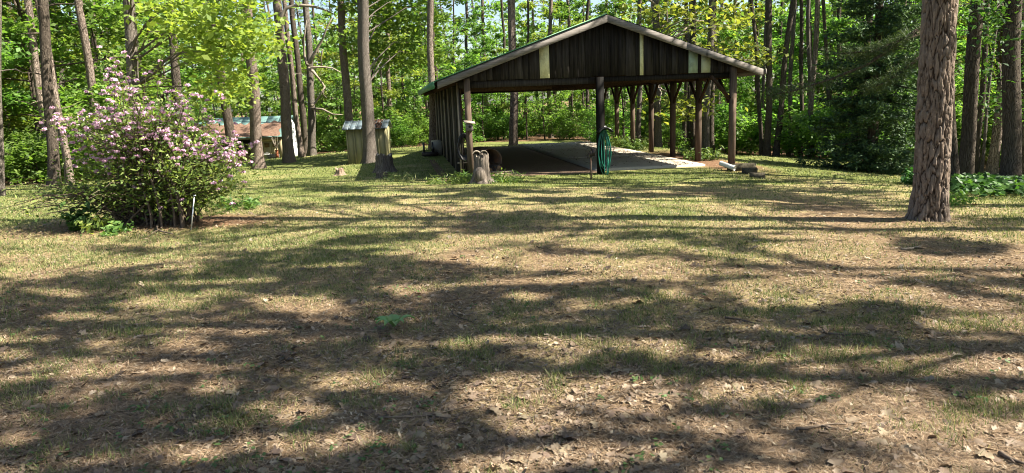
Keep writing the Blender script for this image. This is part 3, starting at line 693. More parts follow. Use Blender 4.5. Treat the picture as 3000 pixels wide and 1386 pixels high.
DARK = [(160, 672, 220, 13), (350, 692, 260, 9), (260, 738, 260, 11), (750, 553, 110, 8), (885, 549, 140, 8), (900, 611, 140, 13), (780, 612, 95, 8), (1060, 590, 110, 9), (1150, 630, 160, 8), (1420, 571, 90, 6),
        (1620, 585, 130, 13), (1900, 567, 160, 10), (1500, 642, 170, 22), (1700, 662, 210, 11), (1330, 660, 120, 8), (1640, 730, 130, 10), (1900, 745, 140, 12), (1150, 675, 120, 7), (2800, 715, 200, 34), (2560, 620, 160, 9), (2850, 640, 150, 14), (2300, 590, 200, 8), (2160, 545, 190, 14),
        (1058, 593, 70, 8), (1040, 627, 70, 6), (1233, 631, 100, 6), (1330, 600, 55, 7), (1470, 640, 140, 14), (1660, 585, 120, 13), (1796, 589, 60, 9), (1470, 677, 140, 13), (1930, 622, 70, 6), (1900, 655, 170, 10), (1900, 692, 150, 13),
        (1660, 733, 120, 13), (1900, 750, 110, 15), (1210, 700, 100, 11), (1400, 556, 300, 6), (1830, 532, 190, 10), (2270, 560, 210, 13), (2500, 567, 160, 10), (2390, 594, 190, 11), (2600, 612, 100, 8), (700, 660, 120, 8), (600, 700, 130, 8), (820, 665, 110, 7), (640, 745, 140, 8),
        (1000, 560, 120, 6), (1250, 578, 130, 6), (1560, 555, 120, 6), (1750, 620, 120, 6), (1250, 655, 80, 6), (2150, 520, 160, 7), (2450, 530, 160, 7), (2700, 600, 120, 8)]
def shade_want(px, py, X, Y):
    px = px + (fbm(X * 1.3, Y * 1.3, 31) - .5) * 90; py = py + (fbm(X * 1.3, Y * 1.3, 37) - .5) * 26
    base = np.interp(px, [0, 300, 470, 800, 1000, 1100, 1230, 1480, 1700, 1900, 2000, 2030, 2040], [800, 790, 772, 735, 692, 692, 755, 785, 800, 830, 870, 900, 3000])
    fleck = fbm(X * 1.1 + 3, Y * 4.2, 83) > .635; streak = fbm(X * .8 + 7, Y * 4.0, 87) > .635
    dk = (py > base) & ~ell(px, py, LIT) & ~fleck
    dk |= (py <= base) & (ell(px, py, DARK) | streak)
    R_ = px > 1990
    for pts, th in (([(1990, 705), (2500, 792)], 13), ([(1990, 752), (2360, 812)], 13), ([(1990, 853), (2160, 885)], 16), ([(1990, 893), (2490, 935), (2700, 950)], 12), ([(2740, 850), (3100, 900)], 12), ([(2800, 790), (3100, 850)], 14),
                    ([(1990, 925), (2400, 955), (3100, 1018)], 24), ([(1990, 1000), (2350, 1030)], 34), ([(1990, 1085), (2460, 1118), (3100, 1228)], 24), ([(2230, 1270), (2620, 1330)], 26), ([(1990, 1325), (2650, 1400)], 24), ([(2600, 820), (2800, 850)], 9)):
        dk |= R_ & band(px, py, pts, th)
    return dk
def shade_crown(tx, ty, tz, pos, seed, n=420, z0=7, z1=15, R=5.0, ls=.125, per=34):
    r = np.random.default_rng(seed)
    a = r.uniform(0, 6.28, n); q = np.sqrt(r.uniform(.02, 1, n)) * R; z = r.uniform(z0, z1, n)
    q *= np.clip(1.15 - np.abs((z - z0) / (z1 - z0) - .4), .3, 1)
    P = np.array([pos(v) for v in z]) + np.stack([q * np.cos(a), q * np.sin(a), np.zeros(n)], 1)
    Wp = P + np.array([tx, ty, tz]); k = (Wp[:, 2] - gz(Wp[:, 0], Wp[:, 1]) * 0) / SD[2]
    S = Wp - SD[None] * k[:, None]; pj = project(S)
    inside = (pj[:, 2] > 1) & (pj[:, 0] > -250) & (pj[:, 0] < 3250) & (pj[:, 1] > 500) & (pj[:, 1] < 1600)
    want = shade_want(pj[:, 0], pj[:, 1], S[:, 0], S[:, 1])
    keep = np.where(inside, want, r.uniform(0, 1, n) < .22)
    for (ax, ay, zlo, zhi, rad) in ((QX, QY, .2, 4.5, .75), (AZX, AZY, .3, 2.2, 1.5)):    # sun reaches the big trunk and the azalea
        for zz in np.linspace(zlo, zhi, 7):
            kk = (Wp[:, 2] - zz) / SD[2]; Sq = Wp - SD[None] * kk[:, None]
            keep &= (np.hypot(Sq[:, 0] - ax, Sq[:, 1] - ay) > rad) | (r.uniform(0, 1, n) < .06)
    keep = keep.astype(bool); P = P[keep]
    if len(P) == 0: return None, None, []
    C = (P[:, None] + r.normal(0, 1, (len(P), per, 3)) * np.array([.24, .24, .12])).reshape(-1, 3)
    Wl = C + np.array([tx, ty, tz]); Sl = Wl - SD[None] * (Wl[:, 2] / SD[2])[:, None]; pl = project(Sl)
    il = (pl[:, 2] > 1) & (pl[:, 0] > -250) & (pl[:, 0] < 3250) & (pl[:, 1] > 500) & (pl[:, 1] < 1600)
    C = C[np.where(il, shade_want(pl[:, 0], pl[:, 1], Sl[:, 0], Sl[:, 1]), True).astype(bool)]
    N = np.array([0, 0, 1.]) + r.normal(0, .5, C.shape); sz = ls * r.uniform(.7, 1.3, len(C))
    V, F = leaf_quads(C, N, sz, sz * .65, r); return V, F, list(P)
def shade_tree(x, y, r0, label, seed, name='oak_tree', bark='bark_oak', leaf='leaf_mid', H=18, n=420, z0=7, z1=15, R=5.0, lean=(0, 0), sides=14, group=None):
    z = gz1(x, y); root = thing(name, label, 'tree', (x, y, z), 0, group)
    g, pos = trunk_geo(lean, H, r0, r0 * .4, sides, 30, .05, .4, seed)
    V, F, tips = shade_crown(x, y, z, pos, seed, n, z0, z1, R)
    if V is not None:
        link('crown', np_mesh('crown', V, F, MT[leaf]), root); limbs_to(g, pos, tips, seed, 14, .05, 6.5)
    g.build('trunk', MT[bark], root, True); return root
for i, (x, y) in enumerate([(4.6, 1.2), (9.0, 3.2), (8.2, -1.2), (12.6, 6.8), (13.6, 1.6), (17.0, 8.4), (18.0, 3.6), (22, 9.4), (22.6, 5.4), (12.8, 11.2), (5.0, -2.6)]):
    shade_tree(x, y, .17, 'tall tree beside the view shading the foreground lawn', 300 + i, n=620, group='trees shading the lawn from the side')
for (px, py, d, tx, wp) in ((2826, 543, 15, 2848, 40), (2957, 555, 13.5, 2985, 50)):
    lab = [n_[5] for n_ in named if n_[0] == px][0]; B = at(px, py, d); T = at(tx, 0, d)
    shade_tree(B[0], B[1], wp / FPX * d / 2, lab, px, 'pine_tree', 'bark_dark', 'pine', n=420, lean=((T[0] - B[0]) / (T[2] - B[2]), 0))

# ---- the big foreground pine with plated bark
def plated_trunk():
    B = at(2722, 650, 9.0); z0 = gz1(B[0], B[1]); T = at(2752, 0, 9.0); lean = ((T[0] - B[0]) / (T[2] - z0), .0)
    root = thing('pine_tree', 'big foreground pine with plated reddish bark at the right', 'tree', (B[0], B[1], z0))
    sides, rings = 150, 520; H = 5.2
    z = np.linspace(-.12, H, rings); a = np.arange(sides) * 2 * np.pi / sides
    A, Z = np.meshgrid(a, z); r = .198 * (1 - .028 * Z) * (1 + .26 * np.exp(-np.clip(Z, 0, 9) / .16) * (1 + .5 * np.sin(5 * A + 1)))
    r = r * (1 + .02 * np.sin(2 * A + Z * .5) + .015 * np.sin(3 * A - Z))
    # plates: jittered cells on the unrolled bark, taller than wide
    rg = np.random.default_rng(3); nu, nz = 14, 23
    su, sz = A / (2 * np.pi) * nu, (Z + .12) / (H + .12) * nz
    cA, sA = np.cos(A) * 2.2, np.sin(A) * 2.2; n_a = fbm(cA * 1.3 + Z * .9, sA * 1.3 + Z * 1.7, 41, 4) - .5; n_b = fbm(cA * 3 + Z * 5, sA * 3 - Z * 4, 43, 4) - .5; sz = sz + 3.0 * n_a + .8 * n_b; su = su + .8 * n_b + .9 * n_a
    f1 = np.full(A.shape, 9.0); f2 = f1.copy(); cid = np.zeros(A.shape)
    iu, iz = np.floor(su), np.floor(sz)
    for du in (-1, 0, 1):
        for dz in (-1, 0, 1):
            cu, cz = iu + du, iz + dz; w_ = np.mod(cu, nu)
            jx, jz = hsh(w_, cz, 51) * .8 + .1, hsh(w_, cz, 53) * .9
            dd = np.hypot((cu + jx - su) * 1.0, (cz + jz - sz) * .8)
            nf1 = np.minimum(f1, dd); f2 = np.where(dd < f1, f1, np.minimum(f2, dd)); cid = np.where(dd < f1, hsh(w_, cz, 59), cid); f1 = nf1
    edge = np.clip((f2 - f1 + .10 * n_b) / .30, 0, 1); rid = np.clip(np.abs(fbm(cA * 4 + Z * .5, sA * 4 + Z * .9, 49, 3) - .5) * 14, 0, 1); plate = edge ** .7 * (.35 + .65 * rid)
    fine = fbm(A * 14, Z * 30, 61) - .5
    r = r - .022 + .031 * plate + .016 * (cid - .5) * plate + .006 * fine + .004 * (vnoise(A * 30, Z * 12, 67) - .5)
    V = np.stack([lean[0] * Z + r * np.cos(A), lean[1] * Z + r * np.sin(A), Z], -1).reshape(-1, 3)
    i = np.arange(rings - 1)[:, None] * sides; k = np.arange(sides)[None]; k2 = (k + 1) % sides
    F = np.stack([i + k, i + k2, i + sides + k2, i + sides + k], -1).reshape(-1, 4)
    m = M('plated_bark', .9, .15); pl = m.n('Attribute', _attribute_name='plate').outputs['Fac']; ci = m.n('Attribute', _attribute_name='cell').outputs['Fac']
    n1 = m.noise(m.coords((1, 1, .6)), 26, 6, .75); n2 = m.noise(m.coords(), 90, 4, .7)
    c = m.ramp(n1, [(.3, (.075, .051, .036)), (.5, (.155, .11, .08)), (.68, (.28, .215, .165))]); c = m.mix(m.math('MULTIPLY', ci, .5), c, (.21, .175, .15)); c = m.mix(m.ramp(m.noise(m.coords(), 1.6, 3, .6), [(.45, (0, 0, 0)), (.7, (.5, .5, .5))]), c, (.12, .10, .085))
    c = m.mix(m.ramp(pl, [(.12, (0, 0, 0)), (.65, (1, 1, 1))]), (.028, .018, .012), c); m.color(c).bump(m.math('ADD', n1, m.math('MULTIPLY', n2, .5)), .5, .012)
    me = np_mesh('trunk', V, F, m.m, True)
    for nm, val in (('plate', plate), ('cell', cid)):
        at_ = me.attributes.new(nm, 'FLOAT', 'POINT'); at_.data.foreach_set('value', val.ravel().astype(np.float32))
    link('trunk', me, root)
    g, pos = trunk_geo(lean, 19, .215, .08, 16, 30, .0, 0.0, 9, 0, z0=5.15); V, F, tips = shade_crown(B[0], B[1], z0, pos, 77, 900, 7, 16, 5.6)
    link('crown', np_mesh('crown', V, F, MT['pine']), root); limbs_to(g, pos, tips, 77, 14, .05, 6.5); g.build('upper_trunk', MT['bark_pine'], root, True)
plated_trunk()

# ---- spruce
def spruce():
    B = at(2552, 508, 20.0); z0 = gz1(B[0], B[1]); r = np.random.default_rng(21)
    root = thing('spruce_tree', 'dense dark green spruce with boughs down to the ground', 'tree', (B[0], B[1], z0))
    g, pos = trunk_geo((-.01, 0), 10.5, .15, .03, 10, 16, .03, .3, 4); C, N, D = [], [], []
    for i in range(260):
        t = r.uniform(0, 1) ** 1.15; zz = .25 + 9.9 * t; L = (1.75 * (1 - t) ** .85 + .12) * r.uniform(.7, 1.1); an = r.uniform(0, 6.28); dh = np.array([math.cos(an), math.sin(an), 0])
        nb = int(10 + 26 * L); s_ = r.uniform(.12, 1, nb)[:, None]; base = pos(zz) + dh * L * s_ + np.array([0, 0, 1]) * (-.38 * L * s_ + .25 * L * s_ ** 2.2)
        side = np.cross(dh, [0, 0, 1]); q = r.uniform(-1, 1, (nb, 1)) * .32 * L * (1.1 - s_); c = base + side * q + np.array([0, 0, -.28]) * np.abs(q) + r.normal(0, .03, (nb, 3))
        m = 5; C.append(np.repeat(c, m, 0) + r.normal(0, .045, (nb * m, 3))); N.append(np.array([0, 0, 1]) + r.normal(0, .7, (nb * m, 3)))
        if i % 3 == 0: g.tube([pos(zz), pos(zz) + dh * L * .5 + [0, 0, -.14 * L], pos(zz) + dh * L * .95 + [0, 0, -.14 * L]], [.025, .015, .005], 4, False)
    V, F = leaf_quads(np.concatenate(C), np.concatenate(N), .15, .045, r, 0)
    link('crown', np_mesh('crown', V, F, MT['spruce']), root); g.build('trunk', MT['bark_dark'], root, True)
spruce()

# ---- the wood: understory trees, tall trees and shrubs, copies sharing mesh data
UND = []
for s_, (H, cb, R, nl, nf, ls, r0, mt) in enumerate([(7.5, .9, 2.5, 22, 4600, .19, .07, 'leaf_bright'), (9.5, 1.6, 2.9, 24, 5400, .20, .09, 'leaf_mid'), (6.0, .7, 2.1, 18, 3400, .17, .05, 'leaf_bright'), (8.5, 2.2, 2.6, 20, 4300, .19, .08, 'leaf_oak'), (10.5, 2.0, 2.6, 26, 5200, .20, .09, 'leaf_mid')]):
    g, (V, F) = broadleaf(400 + s_, H, cb, R, nl, nf, ls, r0); UND.append((g.mesh('trunk', MT['bark_dark'], True), np_mesh('crown', V, F, MT[mt])))
SHR = []
for s_, (H, R, nf, mt) in enumerate([(1.7, 1.3, 2600, 'leaf_mid'), (2.4, 1.5, 3200, 'leaf_bright'), (1.1, 1.1, 2000, 'leaf_mid')]):
    g, (V, F) = broadleaf(500 + s_, H, .1, R, 16, nf, .15, .02, .05, .2, 5); SHR.append((g.mesh('stems', MT['bark_dark']), np_mesh('foliage', V, F, MT[mt])))
TALL = []
for s_ in range(5):
    g, pos = trunk_geo((random.uniform(-.02, .02), 0), 18, .16, .07, 9, 16, .12, .3, 600 + s_, 9, 1.1); TALL.append(g.mesh('trunk', MT[['bark_dark', 'bark_pine', 'bark_dark', 'bark_oak', 'bark_pine'][s_]], True))
def zone(px, d):
    far = d - float(edge_d(px)); deep = 'at the edge of' if far < 5 else 'within' if far < 13 else 'deep in'
    names = [(-999, 'the wood beyond the left picture edge'), (0, 'the wood at the far left'), (220, 'the wood behind the azalea left side'), (400, 'the wood behind the azalea right side'), (600, 'the wood behind the cabin'), (900, 'the wood right of the cabin'),
             (1010, 'the wood behind the olive shed'), (1250, 'the wood behind the carport wall end'), (1350, 'the wood under the left carport bay'), (1560, 'the wood under the carport ridge'), (1760, 'the wood behind the far carport posts'), (1960, 'the wood behind the near carport posts'),
             (2150, 'the wood beyond the right carport eave'), (2330, 'the wood left of the spruce'), (2480, 'the wood behind the spruce'), (2660, 'the wood behind the big pine'), (2790, 'the wood between the far right trunks'), (2930, 'the wood at the far right edge'), (3010, 'the wood beyond the right picture edge')]
    return deep + ' ' + [n_ for p_, n_ in names if px >= p_][-1]
UK = ['bright green low-branched young tree', 'mid green round-crowned young tree', 'small bright leafy sapling', 'yellow-green airy young oak', 'tall mid green young tree']
TK = ['tall dark-stemmed tree', 'tall pine with plated trunk', 'tall dark crooked tree', 'tall grey-barked tree', 'tall straight pine']
SK = ['low spreading wild shrub', 'tall bright wild shrub', 'small dense wild shrub']
rw = random.Random(11)
def px_near(i): return i < 42 or i > 95
def spot(i, n, spread, lo=-450, hi=3450, off=0.0):
    px = lo + (hi - lo) * (i + rw.random()) / n; d = float(edge_d(px)) + off + rw.random() ** 1.6 * spread
    x = (px - 1500) / FPX * d; return px, x, d, gz1(x, d)
for i in range(125):
    rw = random.Random(1000 + i); px, x, d, z = spot(i, 125, 26, off=1.5)
    if 230 < px < 600: d += 3.0; x = (px - 1500) / FPX * d; z = gz1(x, d)
    if px > 3050 and rw.random() < .6: continue
    if 1720 < px < 2330 and rw.random() < .42: continue
    if x > 8 and d < 28 and rw.random() < .6: continue
    k = rw.randrange(5); s_ = rw.uniform(.75, 1.2) if px < 900 else rw.uniform(.5, .92)
    if px >= 900 and d > float(edge_d(px)) + 10: s_ = rw.uniform(.85, 1.35)
    o = thing('understory_tree', UK[k] + ' ' + zone(px, d), 'tree', (x, d, z), rw.uniform(0, 6.28), 'understory trees'); o.scale = (s_, s_, s_ * rw.uniform(.9, 1.15))
    link('trunk', UND[k][0], o); link('crown', UND[k][1], o)
for i in range(120):
    rw = random.Random(2000 + i); px, x, d, z = spot(i, 120, 30, off=7.0 if px_near(i) else 3.0); k = rw.randrange(5); s_ = rw.uniform(.45, .95)
    o = thing('forest_tree', TK[k] + (' leaning' if False else '') + ' ' + zone(px, d), 'tree', (x, d, z), rw.uniform(0, 6.28), 'tall trees of the wood'); o.scale = (s_, s_, 1); o.rotation_euler = (rw.gauss(0, .03), rw.gauss(0, .03), rw.uniform(0, 6.28))
    link('trunk', TALL[k], o)
    if True:
        j = rw.randrange(3); c = link('crown', PINES[j][1], o, (0, 0, 0), None, (.75 / s_, .75 / s_, 1)); link('boughs', PINES[j][0], c)
for i in range(120):
    rw = random.Random(3000 + i); px, x, d, z = spot(i, 120, 12, off=.4); k = rw.randrange(3); s_ = rw.uniform(.6, 1.25)
    o = thing('shrub', SK[k] + ' ' + zone(px, d), 'shrub', (x, d, z), rw.uniform(0, 6.28), 'shrubs of the wood'); o.scale = (s_,) * 3
    link('stems', SHR[k][0], o); link('foliage', SHR[k][1], o)
# the far wood reads as one mass
r = np.random.default_rng(31); n = 95000
px = r.uniform(-900, 3900, n); d = np.maximum(edge_d(px) + 12, 46) + r.uniform(0, 1, n) ** 1.4 * 42; X = (px - 1500) / FPX * d; Zc = r.uniform(0, 1, n) ** 1.25 * (6.5 + 7 * fbm(X * .16, d * .1, 71))
dens = fbm(X * .3, Zc * .35 + d * .2, 73); k = (dens > .42) | (Zc < 1.6); k &= ~((X > -22) & (X < -11) & (d < 49))
C = np.stack([X, d, gz(X, d) + Zc], 1)[k]
V, F = leaf_quads(C, np.array([.3, -.5, .8]) + r.normal(0, .6, C.shape), r.uniform(.25, .6, len(C)), r.uniform(.18, .4, len(C)), r)
tag(link('far_woods_foliage', np_mesh('far_woods_foliage', V, F, MT['leaf_bright'])), 'leafy mass of the distant wood', kind='stuff')  # brighter leaf colour imitates the aerial lightening of distance

# ------------------------------------------------------------------ olive well shed
S0 = at(1021, 484, 30.0); S1 = at(1136, 484, 30.0); sz0 = gz1((S0[0] + S1[0]) / 2, 30.3)
sw = S1[0] - S0[0]; zt_ = at(1017, 378, 30)[2] - sz0
shed = thing('well_shed', 'small olive board-and-batten shed with grey metal roof behind the oak', 'shed', (S0[0], 30.0, sz0), 0.02)
sdep = 1.25
for (a, b) in [(i * sw / 5, (i + 1) * sw / 5 - .004) for i in range(5)]: G().box((a, 0, -.2), (b, .03, zt_)).build('wall_panel', MT['olive'], shed)
for i in range(6):
    x = i * sw / 5; x = min(max(x, .025), sw - .025); G().box((x - .025, -.028, -.15), (x + .025, -.001, zt_ - .02)).build('batten', MT['olive'], shed)
G().box((sw - .03, .034, -.2), (sw, sdep, zt_ + .02)).build('side_wall', MT['olive'], shed); G().box((0, .034, -.2), (.03, sdep, zt_ + .02)).build('side_wall', MT['olive'], shed)
G().box((.034, sdep - .03, -.2), (sw - .034, sdep, zt_)).build('rear_wall', MT['olive'], shed)
zr = at(1075, 354, 30.6)[2] - sz0
for i in range(7):
    x0, x1 = -.12 + (sw + .24) * i / 7, -.12 + (sw + .24) * (i + 1) / 7 - .006
    g = G()
    for (ya, za, yb, zb_) in ((-.22, zt_ - .03, sdep / 2, zr), (sdep + .22, zt_ - .03, sdep / 2, zr)):
        g.add([(x0, ya, za), (x1, ya, za), (x1, yb, zb_), (x0, yb, zb_), (x0, ya, za + .02), (x1, ya, za + .02), (x1, yb, zb_ + .02), (x0, yb, zb_ + .02)], [(0, 3, 2, 1), (4, 5, 6, 7), (0, 1, 5, 4), (1, 2, 6, 5), (2, 3, 7, 6), (3, 0, 4, 7)])
        g.bar((x0 + .02, ya, za + .03), (x0 + .02, yb, zb_ + .03), .03, .03)
    g.build('roof_panel', MT['blue_metal'], shed)
def litter_patch(name, parent, f, ulo, uhi, vlo, vhi, n, seed, mat='dead_leaf', ls=.12, per=1):
    r = np.random.default_rng(seed); C = np.array([f(r.uniform(ulo, uhi), r.uniform(vlo, vhi)) for _ in range(n)]); N = np.array([0, 0, 1.]) + r.normal(0, .35, C.shape)
    V, F = leaf_quads(C, N, ls * r.uniform(.6, 1.3, n), ls * .5 * r.uniform(.6, 1.3, n), r); return tag(link(name, np_mesh(name, V, F, MT[mat]), parent), kind='stuff')
litter_patch('roof_litter', shed, lambda a, b: (a, -.22 + b * (sdep / 2 + .22), zt_ - .03 + b * (zr - zt_ + .03) + .035), sw * .68, sw * .92, 0, 1, 260, 5, 'needles_fallen')

# ------------------------------------------------------------------ cabin
cf = at(838, 472, 44.0); cxr = cf[0]; cz0 = -1.63; cz0 = gz1(cxr - 2, 44.0)
W_ = 7.4; DP = 3.6; ze_ = at(829, 404, 43.6)[2] - cz0; zrd = at(862, 339, 45.8)[2] - cz0
cab = thing('cabin', 'low weathered cabin with needle-strewn teal roof and white gable end', 'cabin', (cxr - W_, 44.0, cz0))
G().box((0, .9, -.4), (W_ - .05, .95, ze_)).build('back_porch_wall', MT['dark_void'], cab)
G().prism([(.0, -.4), (DP, -.4), (DP, ze_), (DP / 2, zrd - .05), (.0, ze_)], 'x', W_ - .06, W_).build('gable_wall', MT['white'], cab)
for i in range(9):
    zz = -.1 + i * (zrd / 9.5); hw = 1.0 if zz < ze_ else max(.1, (zrd - zz) / (zrd - ze_)); G().box((W_ + .001, DP / 2 - DP / 2 * hw + .03, zz), (W_ + .018, DP / 2 + DP / 2 * hw - .03, zz + .015)).build('siding_board', MT['white'], cab)
G().box((0, DP - .05, -.4), (W_ - .07, DP, ze_)).build('rear_wall', MT['tan_paint'], cab)
xd0, xd1 = at(770, 420, 44)[0] - (cxr - W_), at(816, 420, 44)[0] - (cxr - W_)
G().box((xd1 + .02, 0, -.3), (W_ - .07, .06, ze_ - .02)).build('front_wall', MT['tan_paint'], cab)
for (a, b) in ((xd0, (xd0 + xd1) / 2 - .01), ((xd0 + xd1) / 2 + .01, xd1)):
    dr = G().box((a, .02, -.1), (b, .06, ze_ - .22)).build('door', MT['tan_paint'], cab); G().box((a + .08, .008, ze_ - .55), (b - .08, .018, ze_ - .3)).build('door_panel', MT['brown_door'], dr)
    G().box((a + .1, .008, .05), (b - .1, .018, .7)).build('door_panel', MT['tan_paint'], dr)
G().box((xd0 - .1, .0, ze_ - .20), (xd1 + .02, .07, ze_ - .02)).build('header_board', MT['tan_paint'], cab)
xw0, xw1 = at(600, 420, 44)[0] - (cxr - W_), xd0 - .35
G().box((max(0, xw0), .02, -.3), (xw1, .06, ze_ - .95)).build('low_wall', MT['brown_door'], cab)
nwin = 7
for i in range(nwin):
    a = xw0 + (xw1 - xw0) * i / nwin; b = xw0 + (xw1 - xw0) * (i + 1) / nwin - .03
    wn_ = G().box((a, .025, ze_ - .92), (b, .04, ze_ - .90)).box((a, .025, ze_ - .32), (b, .04, ze_ - .28)).box((a, .025, ze_ - .895), (a + .05, .04, ze_ - .325)).build('window_frame', MT['fascia'], cab)
    G().box((a + .055, .030, ze_ - .89), (b, .034, ze_ - .33)).build('pane', MT['dark_void'], wn_)
G().box((0, -.28, ze_ - .02), (W_ + .15, -.24, ze_ + .07)).build('eave_board', MT['fascia'], cab)
for i in range(10):
    x0, x1 = (W_ + .3) * i / 10 - .15, (W_ + .3) * (i + 1) / 10 - .155
    g = G()
    for (ya, yb) in ((-.34, DP / 2), (DP + .34, DP / 2)):
        g.add([(x0, ya, ze_ + .06), (x1, ya, ze_ + .06), (x1, yb, zrd), (x0, yb, zrd), (x0, ya, ze_ + .09), (x1, ya, ze_ + .09), (x1, yb, zrd + .03), (x0, yb, zrd + .03)], [(0, 3, 2, 1), (4, 5, 6, 7), (0, 1, 5, 4), (1, 2, 6, 5), (2, 3, 7, 6), (3, 0, 4, 7)])
    g.build('roof_panel', MT['teal_metal'], cab)
nl_ = 40; V = []; Fq = []
for j in range(12):
    for i in range(nl_):
        t = j / 11 * (.66 + .06 * math.sin(i * .9) + .05 * math.sin(i * 2.3)); x = -.1 + (W_ - .15 + .1 * math.sin(j)) * i / (nl_ - 1)
        V.append((x, -.3 + t * (DP / 2 + .3), ze_ + .095 + t * (zrd - ze_ - .03) + .008 + .03 * random.random()))
Fq = [(j * nl_ + i, j * nl_ + i + 1, (j + 1) * nl_ + i + 1, (j + 1) * nl_ + i) for j in range(11) for i in range(nl_ - 1)]
tag(link('roof_litter', np_mesh('roof_litter', V, Fq, MT['roof_litter'], True), cab), kind='stuff')
# things by the cabin
p = at(784, 469, 43.2); o = thing('bucket', 'white plastic bucket on the ground by the cabin doors', 'bucket', (p[0], p[1], gz1(p[0], p[1])))
G().lathe([(.0, 0), (.14, 0), (.17, .36), (.18, .36), (.18, .39), (.165, .39), (.15, .34), (0, .34)], 18).build('pail', MT['pvc'], o, True); G().tube([(.17 * math.cos(t), .02, .37 + .10 * math.sin(t)) for t in np.linspace(0, math.pi, 9)], .006, 5).build('handle', MT['galv'], o)
p = at(814, 474, 41.5); o = thing('planter_post', 'short red-brown post with dry twigs before the cabin', 'post', (p[0], p[1], gz1(p[0], p[1])))
G().box((-.07, -.07, -.1), (.07, .07, .50)).box((-.085, -.085, .50), (.085, .085, .53)).build('post', MT['red_post'], o)
g = G()
for i in range(9): a = i * .7; g.tube([(0, 0, .5), (.1 * math.cos(a), .1 * math.sin(a), .8), (.24 * math.cos(a), .2 * math.sin(a), 1.0 + .05 * i)], [.014, .01, .004], 5)
g.build('twigs', MT['dead_wood'], o)
p = at(803, 470, 42.8); o = thing('crate', 'low grey crate beside the white bucket at the cabin', 'crate', (p[0], p[1], gz1(p[0], p[1])))
for k in range(3): G().box((-.3, -.2, .02 + k * .11), (.3, -.18, .11 + k * .11)).build('slat', MT['fascia'], o)
G().box((-.3, -.179, .02), (-.28, .2, .33)).build('end_board', MT['fascia'], o); G().box((.28, -.179, .02), (.3, .2, .33)).build('end_board', MT['fascia'], o); G().box((-.279, .18, .02), (.279, .2, .33)).build('back_board', MT['fascia'], o); G().box((-.279, -.178, .0), (.279, .179, .018)).build('bottom_board', MT['fascia'], o)

# ------------------------------------------------------------------ stumps
def stump(px, py, d, wpx, hpx, label, mat='stump', seed=1, flare=.7, jag=.06, lean=(0, 0)):
    B = at(px, py, d); z = gz1(B[0], B[1]); root = thing('tree_stump', label, 'stump', (B[0], B[1], z)); r0 = wpx / FPX * d / 2; H = hpx / FPX * d
    r = np.random.default_rng(seed); sides = 48; ph = r.uniform(0, 6.28, 6); zs = np.linspace(-.1, 1, 18); V = []
    for t in zs:
        for k in range(sides):
            a = 2 * math.pi * k / sides; top = 1 + jag * (math.sin(3 * a + ph[0]) + .7 * math.sin(7 * a + ph[1]) + .5 * math.sin(13 * a + ph[2])) * max(0, t) ** 4
            fl = 1 + flare * math.exp(-max(0, t) * 4.2) * (1 + .45 * math.sin(5 * a + ph[3]) + .2 * math.sin(8 * a + ph[5]))
            rr = r0 * fl * (1 + .05 * math.sin(9 * a + ph[4] + t * 2) + .05 * math.sin(17 * a + ph[5]) + .03 * r.normal())
            V.append((rr * math.cos(a) + lean[0] * t * H, rr * math.sin(a) + lean[1] * t * H, t * H * top))
    F = [(i * sides + k, i * sides + (k + 1) % sides, (i + 1) * sides + (k + 1) % sides, (i + 1) * sides + k) for i in range(17) for k in range(sides)]
    link('bark', np_mesh('bark', V, F, MT[mat]), root)
    V2 = [V[17 * sides + k] for k in range(sides)]; c = np.mean(V2, 0); V3 = [c + (np.array(v) - c) * .93 + [0, 0, -.02] for v in V2] + [c + (np.array(v) - c) * .45 + [0, 0, -.05 - .02 * math.sin(k)] for k, v in enumerate(V2)] + [c - [0, 0, .07]]
    F3 = [(k, (k + 1) % sides, sides + (k + 1) % sides, sides + k) for k in range(sides)] + [(sides + k, sides + (k + 1) % sides, 2 * sides) for k in range(sides)]
    F3 += []
    link('cut_top', np_mesh('cut_top', V3, F3, MT['dead_wood' if mat == 'stump' else 'stump_light']), root)
    rim = V2 + V3[:sides]; link('rim', np_mesh('rim', rim, [(k, (k + 1) % sides, sides + (k + 1) % sides, sides + k) for k in range(sides)], MT[mat]), root)
    return root, B, z
stump(1128, 502, 18.6, 46, 51, 'wide dark rotting stump beside the olive shed oak', seed=3, flare=.55)
stump(1122, 541, 16.5, 33, 17, 'low black stump remnant on the lawn nearest the carport wall', seed=4, flare=.3, jag=.12)
stump(996, 507, 18.2, 22, 20, 'small pale splintered stump on the lawn left of the shed', 'stump_light', 5, .7, .16)
st, B, z = stump(1412, 546, 15.0, 40, 82, 'tall narrow stump with a burl at the carport front corner', seed=6, flare=.75, jag=.06, lean=(.03, 0))
g = G(); bl = []
for i in range(9):
    for k in range(14):
        t = math.pi * i / 8; a = 2 * math.pi * k / 14; rr = .12 * math.sin(t) * (1 + .12 * math.sin(3 * a)); bl.append((-.03 + rr * math.cos(a), -.155 + .05 * math.sin(a) * math.sin(t) - .03 * math.sin(t), .19 + .17 * -math.cos(t)))
g.add(bl, [(i * 14 + k, i * 14 + (k + 1) % 14, (i + 1) * 14 + (k + 1) % 14, (i + 1) * 14 + k) for i in range(8) for k in range(14)]); g.build('burl', MT['stump'], st, True)
